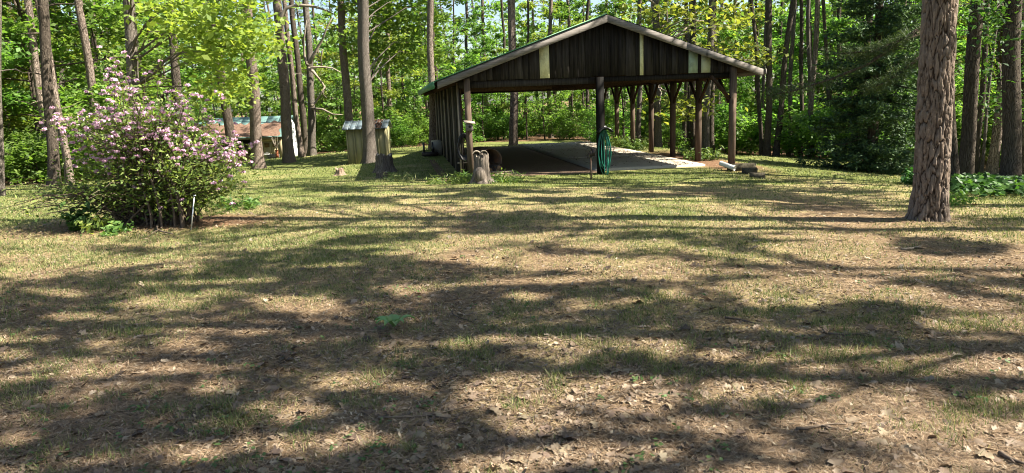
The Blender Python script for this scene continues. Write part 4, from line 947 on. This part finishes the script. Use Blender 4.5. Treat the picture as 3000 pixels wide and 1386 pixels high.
for (dx, an) in ((-.08, .5), (.07, -.4)):                  # curved bark slabs left on its top
    pts = [(dx + .08 * math.cos(t), .02, .60 + .07 * math.sin(t)) for t in np.linspace(.2, 2.9, 8)]
    V = []
    for (x, y, zz) in pts: V += [(x, -.09, zz), (x, .1, zz - .02), (x * 1.0, .1, zz + .012), (x, -.09, zz + .03)]
    F = [(4 * i + k, 4 * i + (k + 1) % 4, 4 * i + 4 + (k + 1) % 4, 4 * i + 4 + k) for i in range(7) for k in range(4)] + [(0, 1, 2, 3), (31, 30, 29, 28)]
    link('bark_slab', np_mesh('bark_slab', V, F, MT['dead_wood']), st)

# ------------------------------------------------------------------ things under and around the carport
def on_pad(u, v): x, y = cw(u, v); return (x, y, gz1(x, y))
# half barrel cover over a wood pile, behind the tall stump
o = thing('barrel', 'rusty curved barrel half lying on the wood pile inside the carport', 'barrel', on_pad(.55, 1.35), YAW + .25); o.location.z += .24
g = G(); n = 18; V = []
for (y0) in (-.38, .42):
    for rr in (.30, .285):
        for k in range(n): a = math.pi * (-.12 + 1.24 * k / (n - 1)); V.append((rr * math.cos(a), y0, .08 + rr * .95 * math.sin(a)))
F = [(k, k + 1, 2 * n + k + 1, 2 * n + k) for k in range(n - 1)] + [(n + k, 3 * n + k, 3 * n + k + 1, n + k + 1) for k in range(n - 1)] + [(k, n + k, n + k + 1, k + 1) for k in range(n - 1)]
link('shell', np_mesh('shell', V, F, MT['rust'], True), o)
for yy in (-.3, .02, .33): g = G(); g.tube([(.31 * math.cos(a), yy, .08 + .31 * .95 * math.sin(a)) for a in np.linspace(-.3, math.pi + .3, 14)], .011, 5); g.build('hoop', MT['iron'], o)
for i, (du, dv_, dz, rr, L, lab) in enumerate([(.28, 1.25, .05, .085, .8, 'lowest split log of the pile under the barrel'), (.50, 1.25, .05, .09, .85, 'middle log on the dirt under the barrel'), (.74, 1.2, .05, .085, .8, 'log nearest the open dirt under the barrel'), (.40, 1.28, .19, .075, .8, 'upper log of the pile under the barrel'), (.80, .95, .11, .07, .3, 'short round log end beside the tall stump')]):
    p_ = on_pad(du, dv_); lg = thing('firewood_log', lab, 'log', (p_[0], p_[1], p_[2] + dz + .03), YAW + .2, 'firewood under the barrel')
    V = []; g = G(); g.tube([(0, -L / 2, 0), (.01, 0, .005), (0, L / 2, 0)], [rr, rr * 1.04, rr], 14, False); g.build('bark', MT['stump'], lg, True)
    g = G(); g.prism([(rr * .96 * math.cos(t), rr * .96 * math.sin(t)) for t in np.linspace(0, 6.28, 14, endpoint=False)], 'y', -L / 2 - .003, L / 2 + .003); g.build('cut_end', MT['fire_log'], lg)
for i, (du, dv_, dz, rz, lab) in enumerate([(.98, .62, .03, .15, 'pale plank on the dirt right of the tall stump'), (.88, .66, .075, -.08, 'pale plank lying across another behind the tall stump'), (.12, 1.0, .30, .3, 'pale board sticking out under the barrel')]):
    p_ = on_pad(du, dv_); pk = thing('plank', lab, 'plank', (p_[0], p_[1], p_[2] + dz), YAW + rz, 'loose planks by the wood pile')
    G().box((-.26, -.06, -.016), (.26, .06, .016), .003).build('board', MT['plank'], pk); G().box((-.245, -.064, -.006), (-.235, .064, .019)).build('saw_mark', MT['dead_wood'], pk)
# birdhouse on the corner post
zb_ = at(1358, 384, 15.9)[2]; x, y = cw(.06, -.215)
o = thing('birdhouse', 'small weathered wooden birdhouse nailed to the front corner post', 'birdhouse', (x, y, zb_), YAW)
G().prism([(-.075, 0), (.075, 0), (.075, .13), (-.075, .19)], 'y', -.13, .015).build('box', MT['fascia'], o)
G().add([(-.12, -.2, .185), (.12, -.2, .15), (.12, .01, .19), (-.12, .01, .225), (-.12, -.2, .20), (.12, -.2, .165), (.12, .01, .205), (-.12, .01, .24)], [(0, 3, 2, 1), (4, 5, 6, 7), (0, 1, 5, 4), (1, 2, 6, 5), (2, 3, 7, 6), (3, 0, 4, 7)]).build('roof', MT['dead_wood'], o)
g = G(); g.prism([(.028 * math.cos(t), .095 + .028 * math.sin(t)) for t in np.linspace(0, 6.28, 14, endpoint=False)], 'y', -.134, -.1305); g.build('entrance_hole', MT['dark_void'], o)
G().tube([(0, -.131, .05), (0, -.19, .05)], .006, 6).build('perch', MT['fascia'], o)
# black hose hanging on the first wall post
x, y = cw(-.02, .12); zc_ = at(1343, 430, 16.2)[2]
o = thing('hose_coil', 'black hose coil hanging by the carport wall corner', 'hose', (x, y, zc_), YAW)
for k in range(6):
    wv, hv = .10 + .012 * k, .21 + .018 * k; G().tube([(wv * math.cos(t) * (1 - .25 * math.sin(t)) + random.gauss(0, .004) - .03, -.03 - .016 * k + .01 * math.sin(2 * t + k), hv * math.sin(t)) for t in np.linspace(0, 2 * math.pi, 28)], .013, 7, False).build('loop', MT['rubber'], o, True)
G().box((-.06, -.15, .19), (-.03, .03, .22)).build('hook', MT['iron'], o)
# green hose with hanger on the middle post
x, y = cw(UM + .03, -.20); zh = at(1762, 383, 16.2)[2]
o = thing('garden_hose', 'green garden hose coiled in long loops on the middle post', 'hose', (x, y, zh), YAW)
hr = random.Random(4)
for k in range(7):
    wv = hr.uniform(.05, .115); L = hr.uniform(.80, 1.12); ox = hr.uniform(-.05, .06); tw = hr.uniform(-.07, .07); yo = -.02 - k * .021
    pts = []
    for t in np.linspace(0, 2 * math.pi, 44):
        c, s_ = math.cos(t), math.sin(t); zz = -L / 2 + L / 2 * s_; q = (zz + L) / L
        pts.append((ox * (1 - q) + tw * math.sin(q * 3) + wv * c * (1.0 - .28 * s_), yo + .012 * math.sin(3 * t + k), zz + .02))
    G().tube(np.array(pts), .0095, 8, False).build('loop', MT['hose'], o, True)
G().tube([(.1, -.13, -.55), (.07, -.15, -.75), (.05, -.15, -.92), (.055, -.15, -1.0)], .012, 8).build('hose_end', MT['hose'], o, True)
G().tube([(.055, -.15, -1.0), (.055, -.15, -1.06)], .017, 10).build('brass_fitting', MT['galv'], o)
o = thing('hose_hanger', 'black curved hose hanger fixed high on the middle post', 'hanger', (x, y, zh + .0), YAW)
g = G(); V = []
for yy in (.0, -.24):
    for rr in (.15, .175):
        for k in range(14): a = math.radians(25 + 130 * k / 13); V.append((rr * math.cos(a) * 1.05 + .02, yy + .01, -.1 + rr * math.sin(a)))
n = 14; F = [(k, k + 1, n + k + 1, n + k) for k in range(n - 1)] + [(2 * n + k, 3 * n + k, 3 * n + k + 1, 2 * n + k + 1) for k in range(n - 1)] + [(k, 2 * n + k, 2 * n + k + 1, k + 1) for k in range(n - 1)] + [(n + k, n + k + 1, 3 * n + k + 1, 3 * n + k) for k in range(n - 1)] + [(0, n, 3 * n, 2 * n), (n - 1, 3 * n - 1, 4 * n - 1, 2 * n - 1)]
link('saddle', np_mesh('saddle', V, F, MT['rubber']), o); G().box((-.06, .01, -.12), (.1, .03, .1)).build('wall_plate', MT['rubber'], o)
# yard hydrant
p_ = ground_at(1732, 527); o = thing('yard_hydrant', 'brown yard hydrant with looped handle left of the hose post', 'hydrant', (p_[0], p_[1], gz1(p_[0], p_[1])), YAW)
G().tube([(0, 0, -.1), (0, 0, .50)], .018, 10).build('standpipe', MT['rust'], o, True)
G().lathe([(0, .50), (.03, .50), (.034, .56), (.028, .62), (.0, .63)], 12).build('head', MT['iron'], o, True)
G().tube([(0, 0, .55), (-.05, -.03, .56), (-.075, -.05, .51), (-.078, -.05, .47)], .014, 8).build('spout', MT['iron'], o, True)
G().tube([(0, 0, .61), (.02, 0, .67), (-.03, 0, .70), (-.10, 0, .67), (-.115, 0, .58), (-.10, 0, .52)], .009, 6).build('handle', MT['iron'], o, True)
G().box((.025, -.03, .50), (.09, .03, .66)).build('valve_box', MT['iron'], o)
# rear clutter beside the wall
p_ = at(1281, 470, 24.0); o = thing('concrete_block', 'pale upright concrete block against the rear of the carport wall', 'block', (p_[0], p_[1], gz1(p_[0], p_[1])), YAW)
G().box((-.17, -.14, 0), (.17, .14, .46)).build('body', MT['concrete'], o); G().box((-.15, -.12, .46), (.15, .12, .49)).build('cap', MT['concrete'], o)
p_ = at(1260, 470, 23.6); o = thing('reel_mower', 'dark old wheel and deck standing behind the carport wall', 'mower', (p_[0], p_[1], gz1(p_[0], p_[1])), YAW)
for dx in (-.18, .1): 
    wh = G().tube([(dx - .03, 0, .26), (dx + .03, 0, .26)], .2, 18).build('wheel', MT['rubber'], o, True); G().tube([(dx - .034, 0, .26), (dx + .034, 0, .26)], .09, 12).build('hub', MT['iron'], wh, True)
G().box((-.25, -.3, .03), (.25, .25, .14)).build('deck', MT['iron'], o)
# landscape timbers and downpipe by the right front post
for (px, py, d, L, lab, rz, dz) in [(2172, 502, 16.4, .62, 'upper rotten landscape timber beside the right corner post', YAW + .05, .06), (2195, 519, 15.9, .30, 'middle short black timber below the right corner post', YAW - .6, .03), (2218, 537, 15.3, .30, 'lowest black timber end in the leaf litter', YAW - .4, .0)]:
    B = at(px, py, d); o = thing('landscape_timber', lab, 'timber', (B[0], B[1], gz1(B[0], B[1]) + dz), rz, 'timbers edging the carport bank'); G().box((-L / 2, -.09, -.08), (L / 2, .09, .09), .012).build('timber', MT['timber'], o); G().box((L / 2 - .012, -.08, -.07), (L / 2 + .012, .08, .08), .006).build('end_grain', MT['timber'], o)
B = at(2134, 506, 16.3); o = thing('downpipe', 'short white plastic drain pipe lying by the right corner post', 'pipe', (B[0], B[1], gz1(B[0], B[1]) + .07), 0)
g = G(); g.tube([(-.14, .16, .10), (.10, -.12, .0)], .055, 16, False); g.tube([(.10, -.12, .0), (-.14, .16, .10)], .047, 16, False); g.build('pipe', MT['pvc'], o, True); g = G(); g.tube([(.075, -.09, .01), (.105, -.125, -.002)], .060, 16, False); g.build('collar', MT['pvc'], o, True)
# metal stake by the azalea
a_, b_ = at(553, 654, 9.9), at(566, 558, 9.9); o = thing('metal_stake', 'thin shiny metal stake leaning beside the azalea', 'stake', (a_[0], a_[1], gz1(a_[0], a_[1])))
G().tube([(0, 0, -.1), tuple(b_ - a_)], .009, 8).build('rod', MT['galv'], o); G().tube([tuple(b_ - a_ + [0, 0, -.01]), tuple(b_ - a_ + [.0, 0, .03]), tuple(b_ - a_ + [.03, 0, .03])], .010, 8).build('hook', MT['galv'], o)

# ------------------------------------------------------------------ the azalea
def azalea():
    B = np.array([AZX, AZY, gz1(AZX, AZY)]); r = np.random.default_rng(8)
    root = thing('azalea_bush', 'large pink flowering azalea bush on the left of the lawn', 'bush', B); g = G(); C, CN, BL, BN = [], [], [], []
    def P(px, py, d): return at(px, py, d) - B
    tips = []
    for (cx, cy_, n_, sx, sy) in [(338, 165, 1, 5, 8), (341, 200, 2, 7, 12), (346, 240, 3, 9, 14), (350, 282, 4, 12, 12), (441, 210, 2, 12, 8), (398, 275, 2, 14, 9), (541, 305, 5, 22, 10), (508, 345, 7, 24, 12), (462, 348, 7, 24, 12),
                                  (418, 345, 8, 24, 12), (372, 338, 8, 22, 12), (328, 346, 7, 24, 11), (282, 352, 7, 24, 10), (238, 356, 5, 22, 9), (190, 362, 2, 14, 8), (262, 402, 6, 26, 10), (312, 412, 6, 26, 12), (420, 402, 7, 28, 12), (480, 402, 7, 28, 12),
                                  (532, 402, 7, 24, 12), (572, 398, 5, 20, 10), (604, 362, 5, 14, 12), (642, 432, 6, 22, 10), (684, 452, 5, 18, 9), (640, 466, 5, 24, 8), (582, 452, 6, 24, 12), (520, 455, 6, 26, 12), (450, 452, 6, 26, 12), (292, 470, 4, 24, 9), (362, 470, 5, 24, 11), (700, 470, 3, 16, 7), (640, 515, 3, 18, 8)]:
        tips += [(cx + r.normal(0, sx), cy_ + r.normal(0, sy), 10.5 + r.normal(0, .32)) for _ in range(n_)]
    tips += [(px, r.uniform(480, 625), r.uniform(9.9, 10.6)) for px in np.linspace(400, 690, 50)] + [(px, r.uniform(470, 590), r.uniform(10.1, 11.0)) for px in np.linspace(190, 400, 24)]
    for (px, py, d) in tips:
        t = P(px, py, d); s_ = np.array([r.normal(.18, .28), r.normal(.0, .14), -.05]); m = s_ * .55 + t * .45 + np.array([0, 0, .18]) + r.normal(0, .07, 3)
        if px < 330: m = m + np.array([.1, 0, .15])
        pts = [s_, s_ * .75 + m * .25 + r.normal(0, .03, 3), m, (m + t) / 2 + r.normal(0, .05, 3), t]
        g.tube(pts, np.array([.016, .013, .010, .007, .003]) * r.uniform(.7, 1.3), 5, False)
        up = py < np.interp(px, [170, 430, 720], [520, 480, 500])
        nlf = 34 if not up else 19
        c = t + r.normal(0, 1, (nlf, 3)) * np.array([.13, .12, .10]); C.append(c); CN.append(np.array([0, -.2, 1]) + r.normal(0, .6, c.shape))
        k = r.integers(0, 5, (14,)); c2 = np.array([pts[2] + (pts[4] - pts[2]) * q for q in r.uniform(0, 1, 14)]) + r.normal(0, .06, (14, 3)); C.append(c2); CN.append(np.array([0, -.2, 1]) + r.normal(0, .6, c2.shape))
        pf = .80 if py < 480 else .10
        if r.uniform() < pf:
            for q in range(r.integers(3, 9)):
                cc = t + r.normal(0, 1, 3) * np.array([.16, .14, .09]) + [0, -.03, .03]; m_ = 13; dd = r.normal(0, 1, (m_, 3)); dd /= np.linalg.norm(dd, axis=1, keepdims=True); dd[:, 2] = np.abs(dd[:, 2]) * .8
                BL.append(cc + dd * .032 * r.uniform(.5, 1.2, (m_, 1))); BN.append(dd + r.normal(0, .5, dd.shape))
    # bare arching twigs low on the left side, with few leaves
    for i in range(46):
        px, py = r.uniform(-20, 330), r.uniform(540, 640); t = P(px, py, r.uniform(9.7, 10.6)); s_ = np.array([r.normal(-.1, .15), r.normal(0, .1), 0.0]); hgt = r.uniform(.25, .55)
        pts = [s_ + (t - s_) * q + np.array([0, 0, hgt * 4 * q * (1 - q) * .55]) + r.normal(0, .03, 3) for q in np.linspace(0, 1, 7)]; g.tube(pts, np.linspace(.013, .003, 7), 5, False)
        c2 = np.array([pts[min(6, 2 + int(q * 5))] for q in r.uniform(0, 1, 20)]) + r.normal(0, .08, (20, 3)); C.append(c2); CN.append(np.array([0, -.2, 1]) + r.normal(0, .6, c2.shape))
    for (pa, pb, w_) in (((520, 575), (533, 655), .035), ((455, 560), (470, 640), .022), ((495, 540), (510, 650), .018), ((435, 600), (440, 650), .02)):
        p1, p2 = P(*pa, 10.1), P(*pb, 10.1); p2[2] = -.05; g.tube([p2, (p1 + p2) / 2 + [.02, 0, 0], p1, p1 + (p1 - p2) * .5 + [-.05, 0, 0]], [w_, w_ * .9, w_ * .75, w_ * .4], 7, False)
    g.build('stems', MT['stem'], root)
    C, CN = np.concatenate(C), np.concatenate(CN); k = C[:, 2] > .03; C, CN = C[k], CN[k]; V, F = leaf_quads(C, CN, .075 * r.uniform(.7, 1.3, len(C)), .034, r); link('foliage', np_mesh('foliage', V, F, MT['azalea_leaf']), root)
    BL, BN = np.concatenate(BL), np.concatenate(BN); V, F = leaf_quads(BL, BN, .037 * r.uniform(.7, 1.3, len(BL)), .03, r, .3); link('blossoms', np_mesh('blossoms', V, F, MT['blossom']), root)
azalea()
# a second, sparser azalea deeper at the left edge
def weed_clump(px, py, d, R, h, n, label, mat='weed', ls=.10, name='weed_clump', seed=0, aspect=.3, group=None, cat='plant'):
    r = np.random.default_rng(seed); B = at(px, py, d) if d else ground_at(px, py); B[2] = gz1(B[0], B[1]); root = thing(name, label, cat, B, 0, group); g = G(); C, N = [], []
    for i in range(n):
        a = r.uniform(0, 6.28); q = R * math.sqrt(r.uniform()); b = np.array([q * math.cos(a), q * math.sin(a), 0]); t = b * 1.25 + [0, 0, h * r.uniform(.4, 1.1)] + np.r_[r.normal(0, h * .18, 2), 0]
        if i % 2 == 0: g.tube([b, (b + t) / 2 + r.normal(0, .01, 3), t], [.004, .003, .001], 4, False)
        m = 7; s_ = r.uniform(.2, 1, (m, 1)); C.append(b + (t - b) * s_ + r.normal(0, ls * .35, (m, 3))); N.append(np.array([0, -.3, 1]) + r.normal(0, .7, (m, 3)))
    C, N = np.concatenate(C), np.concatenate(N); C[:, 2] = np.maximum(C[:, 2], .01); V, F = leaf_quads(C, N, ls * r.uniform(.7, 1.4, len(C)), ls * aspect, r); tag(g.build('stems', MT[mat], root), kind='stuff'); link('leaves', np_mesh('leaves', V, F, MT[mat]), root); return root
weed_clump(1325, 540, 15.2, .45, .16, 60, 'bright grassy weeds at the left foot of the tall stump', seed=1, ls=.13, aspect=.16)
weed_clump(1375, 534, 15.6, .25, .2, 36, 'bright weeds between the corner post and the tall stump', seed=2, ls=.12, aspect=.2)
weed_clump(1465, 538, 15.3, .45, .17, 60, 'feathery bright weeds right of the tall stump', seed=3, ls=.13, aspect=.16)
weed_clump(2055, 480, 19.2, .42, .30, 60, 'green plant clump at the foot of the second row post', seed=4, ls=.13, aspect=.35)
weed_clump(1995, 470, 21.0, .18, .22, 22, 'small plant tuft between two carport row posts', seed=5, ls=.11, aspect=.3)
for i, (px, py, lab) in enumerate([(1810, 442, 'leafy plants by the far carport row posts'), (1835, 445, 'middle leafy plants along the far slab edge'), (1862, 449, 'nearer leafy plants along the far slab edge')]):
    weed_clump(px, py, 25.5 - i * .8, .45, .35, 60, lab, seed=6 + i, ls=.15, aspect=.3)
weed_clump(700, 612, 12.0, .35, .16, 30, 'low bright weed by the right edge of the azalea', seed=10, ls=.11, aspect=.4)
weed_clump(285, 655, 10.0, .2, .2, 12, 'broad-leaved weed at the front foot of the azalea', 'azalea_leaf', .11, seed=11, aspect=.45)
weed_clump(345, 660, 9.8, .16, .12, 14, 'low seedling in the mulch before the azalea', seed=12, ls=.10, aspect=.45)
weed_clump(225, 625, 10.2, .16, .32, 14, 'tall broad-leaved seedling under the bare azalea twigs', 'leaf_dark', .16, seed=13, aspect=.5)
weed_clump(1170, 548, 16.0, .25, .14, 30, 'dry grass tuft beside the low black stump', 'grass', .16, seed=14, aspect=.08)
weed_clump(2690, 545, 14.5, .3, .32, 50, 'dark leafy clump left of the big foreground pine', 'leaf_dark', .13, seed=15, aspect=.5)
weed_clump(2790, 617, 10.6, .22, .22, 30, 'small creeper clump at the right foot of the big pine', 'leaf_mid', .07, seed=16, aspect=.6)
# broad-leaved plant lying in the foreground lawn
p_ = ground_at(1155, 968); o = thing('broadleaf_weed', 'pale green wide-leaved rosette plant in the middle foreground', 'plant', (p_[0], p_[1], gz1(p_[0], p_[1])))
for i, (a, L) in enumerate([(2.9, .15), (3.5, .13), (4.3, .12), (5.0, .13), (5.7, .10), (.3, .16), (1.2, .10), (2.1, .12)]):
    V = []; 
    for j, t in enumerate(np.linspace(0, 1, 7)):
        wv = .030 * math.sin(math.pi * min(1, t * .93 + .05)) ** .8; h = .02 + .07 * math.sin(t * 2.4); c = np.array([math.cos(a), math.sin(a)]) * L * t; nrm = np.array([-math.sin(a), math.cos(a)])
        V += [(*(c + nrm * wv), h + .012), (*c, h), (*(c - nrm * wv), h + .012)]
    F = [(3 * j + k, 3 * j + k + 1, 3 * j + 4 + k, 3 * j + 3 + k) for j in range(6) for k in range(2)]; link('leaf', np_mesh('leaf', V, F, MT['broad'], True), o)
# ground-cover bed at the far right
r = np.random.default_rng(44); C, N = [], []
for _ in range(5200):
    px, py = r.uniform(2770, 3200), r.uniform(545, 603); 
    if py > 592 - (3000 - px) * .02 + 8 * r.normal(): continue
    d = np.interp(py, [545, 603], [14.2, 11.2]); x = (px - 1500) / FPX * d * 1.03; C.append((x, d, gz1(x, d) + r.uniform(.02, .26)))
C = np.array(C); V, F = leaf_quads(C, np.array([0, -.2, 1]) + r.normal(0, .5, C.shape), .15 * r.uniform(.7, 1.3, len(C)), .075, r)
tag(link('ground_cover', np_mesh('ground_cover', V, F, MT['leaf_dark'])), 'dark glossy ground cover bed beneath the right trunks', kind='stuff')

# ------------------------------------------------------------------ lawn cover: grass, fallen leaves, needles, twigs
def screen_ground(n, y0, y1, r, x0=-120, x1=3120, pw=1.0):
    px = r.uniform(x0, x1, n); py = y0 + (y1 - y0) * r.uniform(0, 1, n) ** pw
    D = RT[None] * ((px - 1500) / FPX)[:, None] + UP[None] * ((693 - py) / FPX)[:, None] + FW[None]
    z = np.zeros(n)
    for _ in range(4):
        k = (z - EYE) / D[:, 2]; X = D[:, 0] * k; Y = D[:, 1] * k; z = gz(X, Y)
    ok = (D[:, 2] < -.02) & (Y > 1.5) & (Y < 45); return X[ok], Y[ok], z[ok]
r = np.random.default_rng(51)
X, Y, Z = screen_ground(620000, 425, 1440, r)
gg = greenness(X, Y) * (1 - mulch(X, Y)); tuft = fbm(X * 4.5, Y * 4.5, 81); near = np.clip((9 - np.hypot(X, Y)) / 6, 0, 1)
pr = np.clip(gg * 1.5 - .12, 0, 1) * np.clip((tuft - .47 * near - .12) * 4.5, .03, 1)
k = (r.uniform(0, 1, len(X)) < pr) & ~in_port(X, Y, .02) & (np.hypot(X - QX, Y - QY) > .3)
X, Y, Z, tuft = X[k], Y[k], Z[k], tuft[k]; n = len(X); d = np.hypot(X, Y)
h = np.interp(d, [2, 8, 16, 40], [.043, .038, .033, .05]) * r.uniform(.45, 1.5, n) * (.7 + .6 * tuft); wd = np.interp(d, [2, 6, 12, 40], [.0035, .006, .011, .04]) * r.uniform(.7, 1.3, n)
a = r.uniform(0, 6.28, n); le = r.normal(0, .55, (n, 2)) * h[:, None]
b = np.stack([np.cos(a), np.sin(a)], 1) * wd[:, None] / 2
V = np.stack([np.stack([X - b[:, 0], Y - b[:, 1], Z - .004], 1), np.stack([X + b[:, 0], Y + b[:, 1], Z - .004], 1), np.stack([X + le[:, 0], Y + le[:, 1], Z + h], 1)], 1).reshape(-1, 3)
tag(link('grass', np_mesh('grass', V, np.arange(3 * n).reshape(-1, 3), MT['grass']), ground), kind='stuff')
ngrass = n
# dead leaves: lobed, curled
def leaf_shape(seed):
    r_ = np.random.default_rng(seed); rows = 9; V = []; curl, bend, tw = r_.uniform(-.2, .7), r_.uniform(-.4, .5), r_.uniform(-.4, .4); lob = r_.uniform(.25, .5); nlb = r_.choice([3, 4, 4, 5]); asp = r_.uniform(.26, .40)
    for t in np.linspace(0, 1, rows):
        wv = asp * (math.sin(math.pi * (t * .9 + .06)) ** .7) * (1 + lob * math.sin(2 * math.pi * nlb * t - 1)); z = bend * (t - .4) ** 2
        for s_ in (-1, 0, 1): V.append(((t - .5), s_ * wv * (1 + .12 * r_.normal()), z + curl * abs(s_) * wv * .7 + tw * s_ * wv * (t - .5) + .03 * r_.normal()))
    F = [(3 * i + q, 3 * i + q + 1, 3 * i + 4 + q, 3 * i + 3 + q) for i in range(rows - 1) for q in range(2)]
    V = np.array(V); V[:, 2] -= np.percentile(V[:, 2], 12); return V, np.array(F)
LS = [leaf_shape(900 + i) for i in range(10)]
def leaf_ok(X, Y): return ~in_port(X, Y, -.1)
X, Y, Z = screen_ground(90000, 560, 1440, r); d = np.hypot(X, Y)
pr = np.interp(d, [2.5, 4, 6, 9, 13, 18], [1, .85, .55, .25, .10, .05]) * np.clip((fbm(X * 1.1, Y * 1.1, 91) - .1) * 1.0, .3, .52) + .5 * (mulch(X, Y) > .4)
k = (r.uniform(0, 1, len(X)) < pr * .24) & leaf_ok(X, Y); X, Y, Z, d = X[k], Y[k], Z[k], d[k]
sz = np.clip(r.lognormal(-3.3, .45, len(X)), .018, .092); o_ = np.argsort(-sz / d)
X, Y, Z, sz = X[o_], Y[o_], Z[o_], sz[o_]
LM = [np_mesh('fallen_leaf', v, f, MT['dead_leaf'], True) for v, f in LS]
for i in range(300):
    l_ = link('fallen_leaf', LM[i % 10], ground, (X[i], Y[i], Z[i] + .008), (r.normal(0, .22), r.normal(0, .22), r.uniform(0, 6.28)), (sz[i], sz[i] * r.uniform(.8, 1.2), sz[i]))
VV, FF, off = [], [], 0
for s_ in range(10):
    id_ = np.arange(300 + s_, len(X), 10); v, f = LS[s_]; m = len(id_); a = r.uniform(0, 6.28, m); tl = r.normal(0, .3, (m, 2))
    P = v[None] * sz[id_][:, None, None]; c, s2 = np.cos(a)[:, None], np.sin(a)[:, None]
    Q = np.stack([P[..., 0] * c - P[..., 1] * s2, P[..., 0] * s2 + P[..., 1] * c, P[..., 2] + P[..., 0] * tl[:, :1] + P[..., 1] * tl[:, 1:] + .006], -1) + np.stack([X[id_], Y[id_], Z[id_]], 1)[:, None]
    VV.append(Q.reshape(-1, 3)); FF.append((f[None] + (np.arange(m) * len(v))[:, None, None] + off).reshape(-1, 4)); off += m * len(v)
tag(link('leaf_litter', np_mesh('leaf_litter', np.concatenate(VV), np.concatenate(FF), MT['dead_leaf'], True), ground), kind='stuff')
nlitter = len(X)
# leaf crumbs and pine needles
X, Y, Z = screen_ground(85000, 470, 1440, r); d = np.hypot(X, Y); k = (r.uniform(0, 1, len(X)) < np.interp(d, [2, 8, 14, 25], [1, .7, .35, .2])) & ~in_port(X, Y, -.3); X, Y, Z, d = X[k], Y[k], Z[k], d[k]
C = np.stack([X, Y, Z + r.uniform(.002, .014, len(X))], 1); L = np.interp(d, [2, 6, 14, 30], [.03, .036, .05, .09]) * r.uniform(.5, 1.4, len(X))
V, F = leaf_quads(C, np.array([0, 0, 1.]) + r.normal(0, .38, C.shape), L, L * r.uniform(.14, .42, len(L)), r); tag(link('leaf_crumbs', np_mesh('leaf_crumbs', V, F, MT['dead_leaf']), ground), kind='stuff')
X, Y, Z = screen_ground(190000, 600, 1440, r); d = np.hypot(X, Y); k = (r.uniform(0, 1, len(X)) < np.clip((fbm(X * .8, Y * .8, 95) - .25) * 2.6, .5, 1)) & ~in_port(X, Y, .0); X, Y, Z, d = X[k], Y[k], Z[k], d[k]
C = np.stack([X, Y, Z + r.uniform(.004, .016, len(X))], 1); V, F = leaf_quads(C, np.array([0, 0, 1.]) + r.normal(0, .16, C.shape), r.uniform(.06, .13, len(C)), np.interp(d, [2, 6, 12], [.0025, .004, .008]), r, 0)
tag(link('pine_straw', np_mesh('pine_straw', V, F, MT['needles_fallen']), ground), kind='stuff')
# clover-like seedlings in the near lawn
X, Y, Z = screen_ground(5000, 640, 1440, r); k = (fbm(X * 1.6, Y * 1.6, 97) > .60) & (r.uniform(0, 1, len(X)) < .14); X, Y, Z = X[k], Y[k], Z[k]
C = (np.stack([X, Y, Z + .022], 1)[:, None] + r.normal(0, 1, (len(X), 5, 3)) * np.array([.02, .02, .008])).reshape(-1, 3)
V, F = leaf_quads(C, np.array([0, 0, 1.]) + r.normal(0, .35, C.shape), .028, .02, r); tag(link('seedlings', np_mesh('seedlings', V, F, MT['seedling']), ground), kind='stuff')
# twigs one can pick out
for (p, q, w_, lab) in [((1325, 917), (1385, 960), .007, 'thin twig lying near the middle of the lawn'), ((2425, 990), (2585, 985), .007, 'bent twig on the right foreground lawn'), ((2640, 738), (2705, 731), .014, 'pale stick on the mound below the big pine'),
                        ((2125, 938), (2215, 958), .010, 'dark stick across a sunny patch at right'), ((1110, 1240), (1390, 1200), .006, 'long thin twig in the centre foreground'), ((2330, 1270), (2480, 1258), .008, 'straight twig in the lower right litter'),
                        ((1000, 840), (1075, 815), .006, 'short twig left of the lawn centre'), ((2925, 1345), (2998, 1386), .013, 'dark stick in the bottom right corner'), ((455, 667), (498, 695), .02, 'stubby branch in front of the azalea'), ((1660, 1120), (1720, 1105), .006, 'small twig in a lower sunny patch')]:
    a_, b_ = ground_at(*p), ground_at(*q); a_[2], b_[2] = gz1(a_[0], a_[1]), gz1(b_[0], b_[1]); o = thing('twig', lab, 'twig', a_); dv_ = b_ - a_; L = np.linalg.norm(dv_); nn = 7; sd = np.cross(dv_ / L, [0, 0, 1])
    pts = np.array([dv_ * t + sd * .06 * L * math.sin(t * 5 + w_ * 900) + [0, 0, .012 + w_] for t in np.linspace(0, 1, nn)]); G().tube(pts, np.linspace(w_, w_ * .4, nn), 6).build('stem', MT['dead_wood' if 'pale' in lab else 'stem'], o, True)
    G().tube([pts[3], pts[3] + dv_ * .16 + sd * L * .12, pts[3] + dv_ * .28 + sd * L * .17], [w_ * .6, w_ * .45, w_ * .2], 5).build('side_shoot', MT['stem'], o, True)
print('grass', ngrass, 'litter', nlitter, 'tris', sum(len(m.polygons) * 2 for m in bpy.data.meshes))
r = np.random.default_rng(77); n = 900; u_ = r.uniform(UM + .1, WD - .7, n) ; u_ = np.where(r.uniform(0, 1, n) < .55, WD - .66 - np.abs(r.normal(0, .35, n)), u_); v_ = r.uniform(.5, 11.8, n)
x_, y_ = cw(u_, v_); C = np.stack([x_, y_, gz(x_, y_) + .058], 1); V, F = leaf_quads(C, np.array([0, 0, 1.]) + r.normal(0, .25, C.shape), r.uniform(.03, .09, n), r.uniform(.02, .05, n), r)
tag(link('blown_leaves', np_mesh('blown_leaves', V, F, MT['dead_leaf']), slab), kind='stuff')
